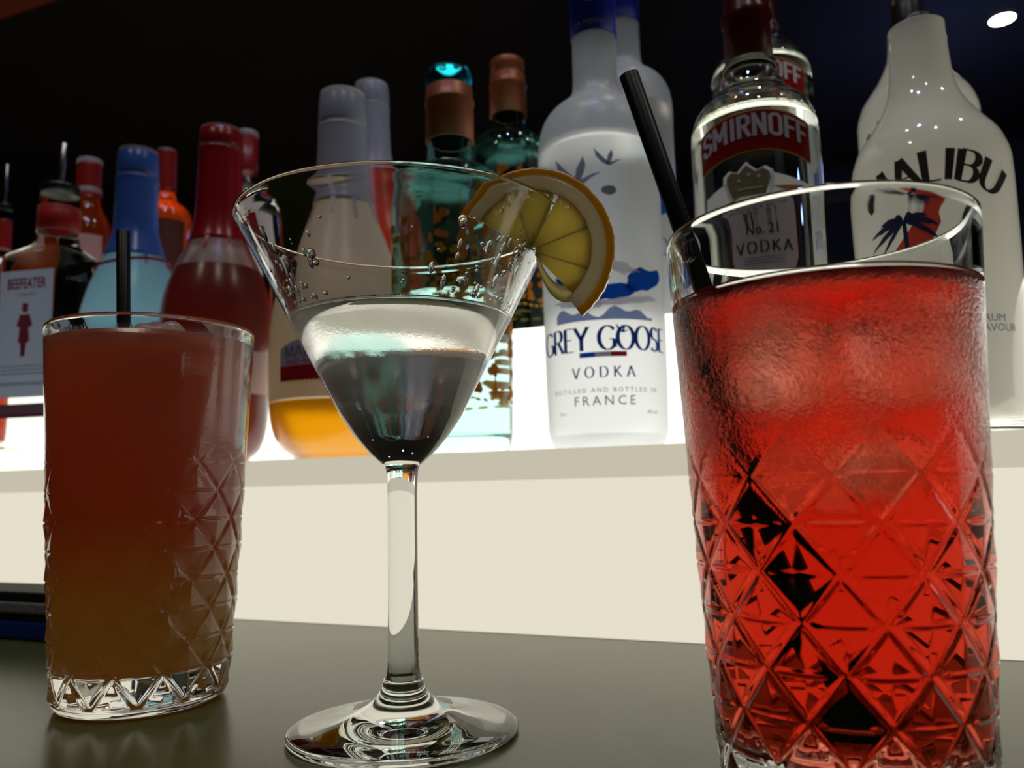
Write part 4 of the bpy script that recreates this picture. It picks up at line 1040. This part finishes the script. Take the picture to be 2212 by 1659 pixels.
sq = [(hs*.94, .0003, 8), (hs, .002, 9), (hs, zb_(640), 9), (hs, zb_(580), 9), (hs*.97, zb_(566), 7), (hs*.80, zb_(553), 5), (hs*.62, zb_(542), 3), (38*u_, zb_(532), 2.2), (36*u_, zb_(520), 2), (36*u_, zb_(470), 2), (35*u_, zb_(430), 2), (33*u_, zb_(412), 2)]
sq_lathe('glass_body', sq, gmat('heavy_clear_glass', (.90, .93, .90), .03, 1.09), BQ.e)
rn = 37.5*u_
lathe('red_neck_band', [(rn-.0008, zb_(505)), (rn, zb_(505)), (rn, zb_(452)), (rn-.0008, zb_(452))], milky('brick_red_paper', srgb(150, 36, 34), .3, .4, .02), BQ.e, 64)
lathe('pourer_collar', [(0, zb_(425)), (30*u_, zb_(425)), (34*u_, zb_(410)), (34*u_, zb_(404)), (26*u_, zb_(399)), (10*u_, zb_(396)), (0, zb_(396))], Mblackcap, BQ.e, 48)
Mmetal = pmat('brushed_metal', (.55, .55, .58), .3, .5, 1)
p0 = Vector((0, 0, zb_(400))); wdx = BQ.e.rotation_euler.z
tdir = Matrix.Rotation(-wdx, 3, 'Z') @ Vector((.0015, 0, 0))
tube('pourer_spout', p0, p0+Vector((tdir.x, tdir.y, zb_(310)-zb_(400))), 5.5*u_, 3.5*u_, Mmetal, BQ.e)
Mlabg = milky('pale_blue_white_label', srgb(176, 186, 214), .3, .5, .02)
RQ = hs; qz = lambda y: BQ.zf(y, hs); q1 = hs
clip_wrap('front_label', [rect(-hs*.80, hs*.80, qz(858), qz(585))], None, 1, Mlabg, BQ.e, eps=.0003, flat=q1)
Mrdp = pmat('faded_red_print', srgb(150, 56, 78), .6)
clip_wrap('brand_lettering', font_polys('BEEFEATER', .0120, 0, qz(624), .60, bold=.0003), None, 1, Mrdp, BQ.e, eps=.0006, flat=q1)
clip_wrap('city_lettering', font_polys('LONDON', .0036, 0, qz(640), 1.1), None, 1, Mgreypr, BQ.e, eps=.0006, flat=q1)
s_ = hs/62
man = [ell(0, qz(668), 5*s_*1.2, 6*s_, 12), [(-7*s_, qz(662)), (7*s_, qz(662)), (5*s_, qz(656)), (-5*s_, qz(656))], [(-9*s_, qz(680)), (9*s_, qz(680)), (15*s_, qz(704)), (8*s_, qz(708)), (11*s_, qz(738)), (5*s_, qz(742)), (3*s_, qz(770)), (-5*s_, qz(770)), (-6*s_, qz(742)), (-11*s_, qz(738)), (-8*s_, qz(708)), (-15*s_, qz(704))]]
clip_wrap('guard_figure', man, None, 1, Mrdp, BQ.e, eps=.0006, flat=q1)
clip_wrap('fine_print', [rect(-40*s_, 40*s_, qz(y+1.6), qz(y)) for y in (790, 798, 806, 826, 830)], None, 1, Mgreypr, BQ.e, eps=.0006, flat=q1)
clip_wrap('lower_label', [rect(-hs*.80, hs*.80, qz(902), qz(872))], None, 1, milky('plum_label', srgb(96, 50, 62), .3), BQ.e, eps=.0003, flat=q1)
clip_wrap('lower_label_print', [rect(-hs*.7, hs*.7, qz(y+1.6), qz(y)) for y in (878, 884, 890)], None, 1, Mlabg, BQ.e, eps=.0006, flat=q1)
# orange liqueur behind it
Mor = milky('orange_aperitif', srgb(225, 92, 30), .8, .2, .03, refr=.3)
def simple_bottle(k, x, y, label, group, base, segs, n=64, name='liquor_bottle'):
    """segs: [(part, material, [(y,hw),...])] each lathed about the same axis"""
    B = Bottle(k, x, y, label, group, base, name=name)
    for part, mat, pts in segs:
        pr = [(r, max(z, .0006)) for r, z in B.prof(pts)]
        if pts[-1][0] >= 2000: pass
        lathe(part, [(0, pr[0][1])]+smooth_prof(pr, .003)+[(pr[-1][0]-.0008, pr[-1][1]+.0005), (0, pr[-1][1]+.0006)], mat, B.e, n)
    return B
G1 = 'assorted bottles on the steps at the left'
Mamber = milky('amber_whisky', srgb(196, 92, 22), .55, .1, .05, refr=.5, rrough=.1)
Morglow = milky('bright_orange_spirit', (1, .25, .03), .7, .1, .05, refr=.35, rrough=.15)
Mpink = milky('pale_pink_label', srgb(200, 168, 172), .3)
Mredc = pmat('red_metal_cap', srgb(140, 28, 26), .35); Mwhc = milky('white_cap_top', srgb(200, 190, 205), .4)
B1 = simple_bottle(K0+.088, 40, 850, 'squat orange aperitif bottle partly hidden behind the square gin bottle', G1, TZ1, [('body', Mor, [(925, 34), (900, 36), (700, 36), (640, 35), (610, 24), (600, 13), (580, 12)]), ('cap', Mblackcap, [(580, 13), (560, 13)])])
B2 = simple_bottle(K0+TD+.075, 184, 600, 'amber whisky bottle with red and white cap behind the gin pourer', G1, TZ2, [('body', Mamber, [(800, 62), (600, 62), (520, 60), (490, 54), (470, 42), (455, 32), (440, 27), (425, 26)]), ('red_cap', Mredc, [(425, 28), (358, 28.5)]), ('cap_top', Mwhc, [(357, 29), (347, 28)]), ('cap_ring', Mwhc, [(420, 29), (410, 29)])])
lb = B2; rB = lb.ax.r(62, TZ2+.05)
clip_wrap('label', [rect(-.0135, .0145, lb.zf(640, rB), lb.zf(505, rB))], lambda z: rB, rB, Mpink, lb.e, eps=.0006)
clip_wrap('label_print', [rect(-.010, .010, lb.zf(y+3, rB), lb.zf(y, rB)) for y in (560, 590, 600)], lambda z: rB, rB, Mdkpr, lb.e, eps=.0009)
B3 = simple_bottle(K0+TD+.078, 352, 600, 'bright orange spirit bottle with red cap between the blue and red wax bottles', G1, TZ2, [('body', Morglow, [(760, 66), (600, 66), (500, 64), (465, 58), (448, 44), (436, 26), (420, 22)]), ('red_cap', Mredc, [(412, 24), (330, 23.5)]), ('cap_top', Mwhc, [(330, 23), (326, 21)])])
clip_wrap('dark_label', [rect(-.013, .013, B3.zf(600, .018), B3.zf(478, .018))], lambda z: B3.ax.r(66, .2), .019, pmat('oxblood_label', srgb(70, 24, 18), .6), B3.e, eps=.0008)
B4 = Bottle(K0+TD+.072, 530, 500, 'clear bottle with red and white screw cap seen through the left of the martini glass', G1, TZ2)
c4p = B4.prof([(790, 60), (700, 62), (500, 63), (440, 62), (418, 54), (408, 40), (400, 26), (385, 22), (370, 21)]); c4p = smooth_prof([q for q in c4p if q[1] > .0005], .003)
vessel(B4, c4p, .002, B4.z(450), Mclr, Mspirit, .005, 64)
lathe('red_cap', [(0, B4.z(378))]+[B4.p(y, hw) for y, hw in ((376, 25), (372, 26), (300, 25.5))]+[(0, B4.z(300))], Mredc, B4.e, 48)
lathe('cap_top', [(B4.p(300, 25)[0]*.9, B4.z(300)), B4.p(299, 25.5), B4.p(287, 25), (0, B4.z(286))], Mwhc, B4.e, 48)
r4 = c4p[0][0]
clip_wrap('label', [rect(-.016, .016, B4.zf(700, r4), B4.zf(465, r4))], surf_of(c4p), r4, Mpaper, B4.e)
clip_wrap('red_stripe', [[(-.002, B4.zf(580, r4)), (.002, B4.zf(580, r4)), (.005, B4.zf(500, r4)), (.001, B4.zf(500, r4))]], surf_of(c4p), r4, Mredlab, B4.e, eps=.0006)
B5 = simple_bottle(K0+TD+.075, 2, 600, 'dark bottle with red band and pourer cut off by the left edge of the photo', G1, TZ2, [('body', gmat('dim_clear_glass', (.8, .85, .9), .02, 1.36), [(830, 62), (600, 62), (590, 58), (575, 40), (560, 22), (540, 19), (450, 18)]), ('red_band', Mredc, [(540, 20), (478, 20)]), ('collar', Mblackcap, [(452, 18), (440, 16)])])
tube('pourer_spout', Vector((0, 0, B5.z(440))), Vector((0, 0, B5.z(355))), .0016, .001, Mmetal, B5.e)

# ---- folded dark mat with woven strip, left end of the bar
Mnavy = pmat('navy_rubber', srgb(24, 48, 130), .5, .4); Mrub = pmat('black_rubber', srgb(16, 18, 16), .6)
Mweave = pmat('grey_rough_strip', srgb(135, 133, 132), .8, .3, bump=(900, .8, .0008, 3), vary=.35, vscale=500)
kz = at_z(60, 1386, .0).dot(NK); pL = at_k(-10, 1380, kz)
et = empty('bar_tray', NK*kz+DK*(Vector((pL.x, pL.y, 0)).dot(DK)), -YAW, 'low navy and black bar tray with rough grey strip at the far left', 'tray')
zr = lambda y: (lambda lo: lo)( (lambda f: f)(at_k(60, y, kz).z) )
z1, z2, z3, z4 = max(zr(1384), .001), zr(1343), zr(1327), zr(1302)
z5 = zr(1280)
x1 = .095
box('tray_base', -.35, x1, 0, .035, 0.0005, z2, Mnavy, et, .002)
box('tray_rim', -.35, x1, .0005, .035, z2, z3, Mrub, et, .0012)
box('grey_strip', -.35, x1-.001, -.0005, .034, z3, z4, Mweave, et, .0015)
box('tray_lid', -.35, x1, .0003, .035, z4, z5, Mrub, et, .0015)
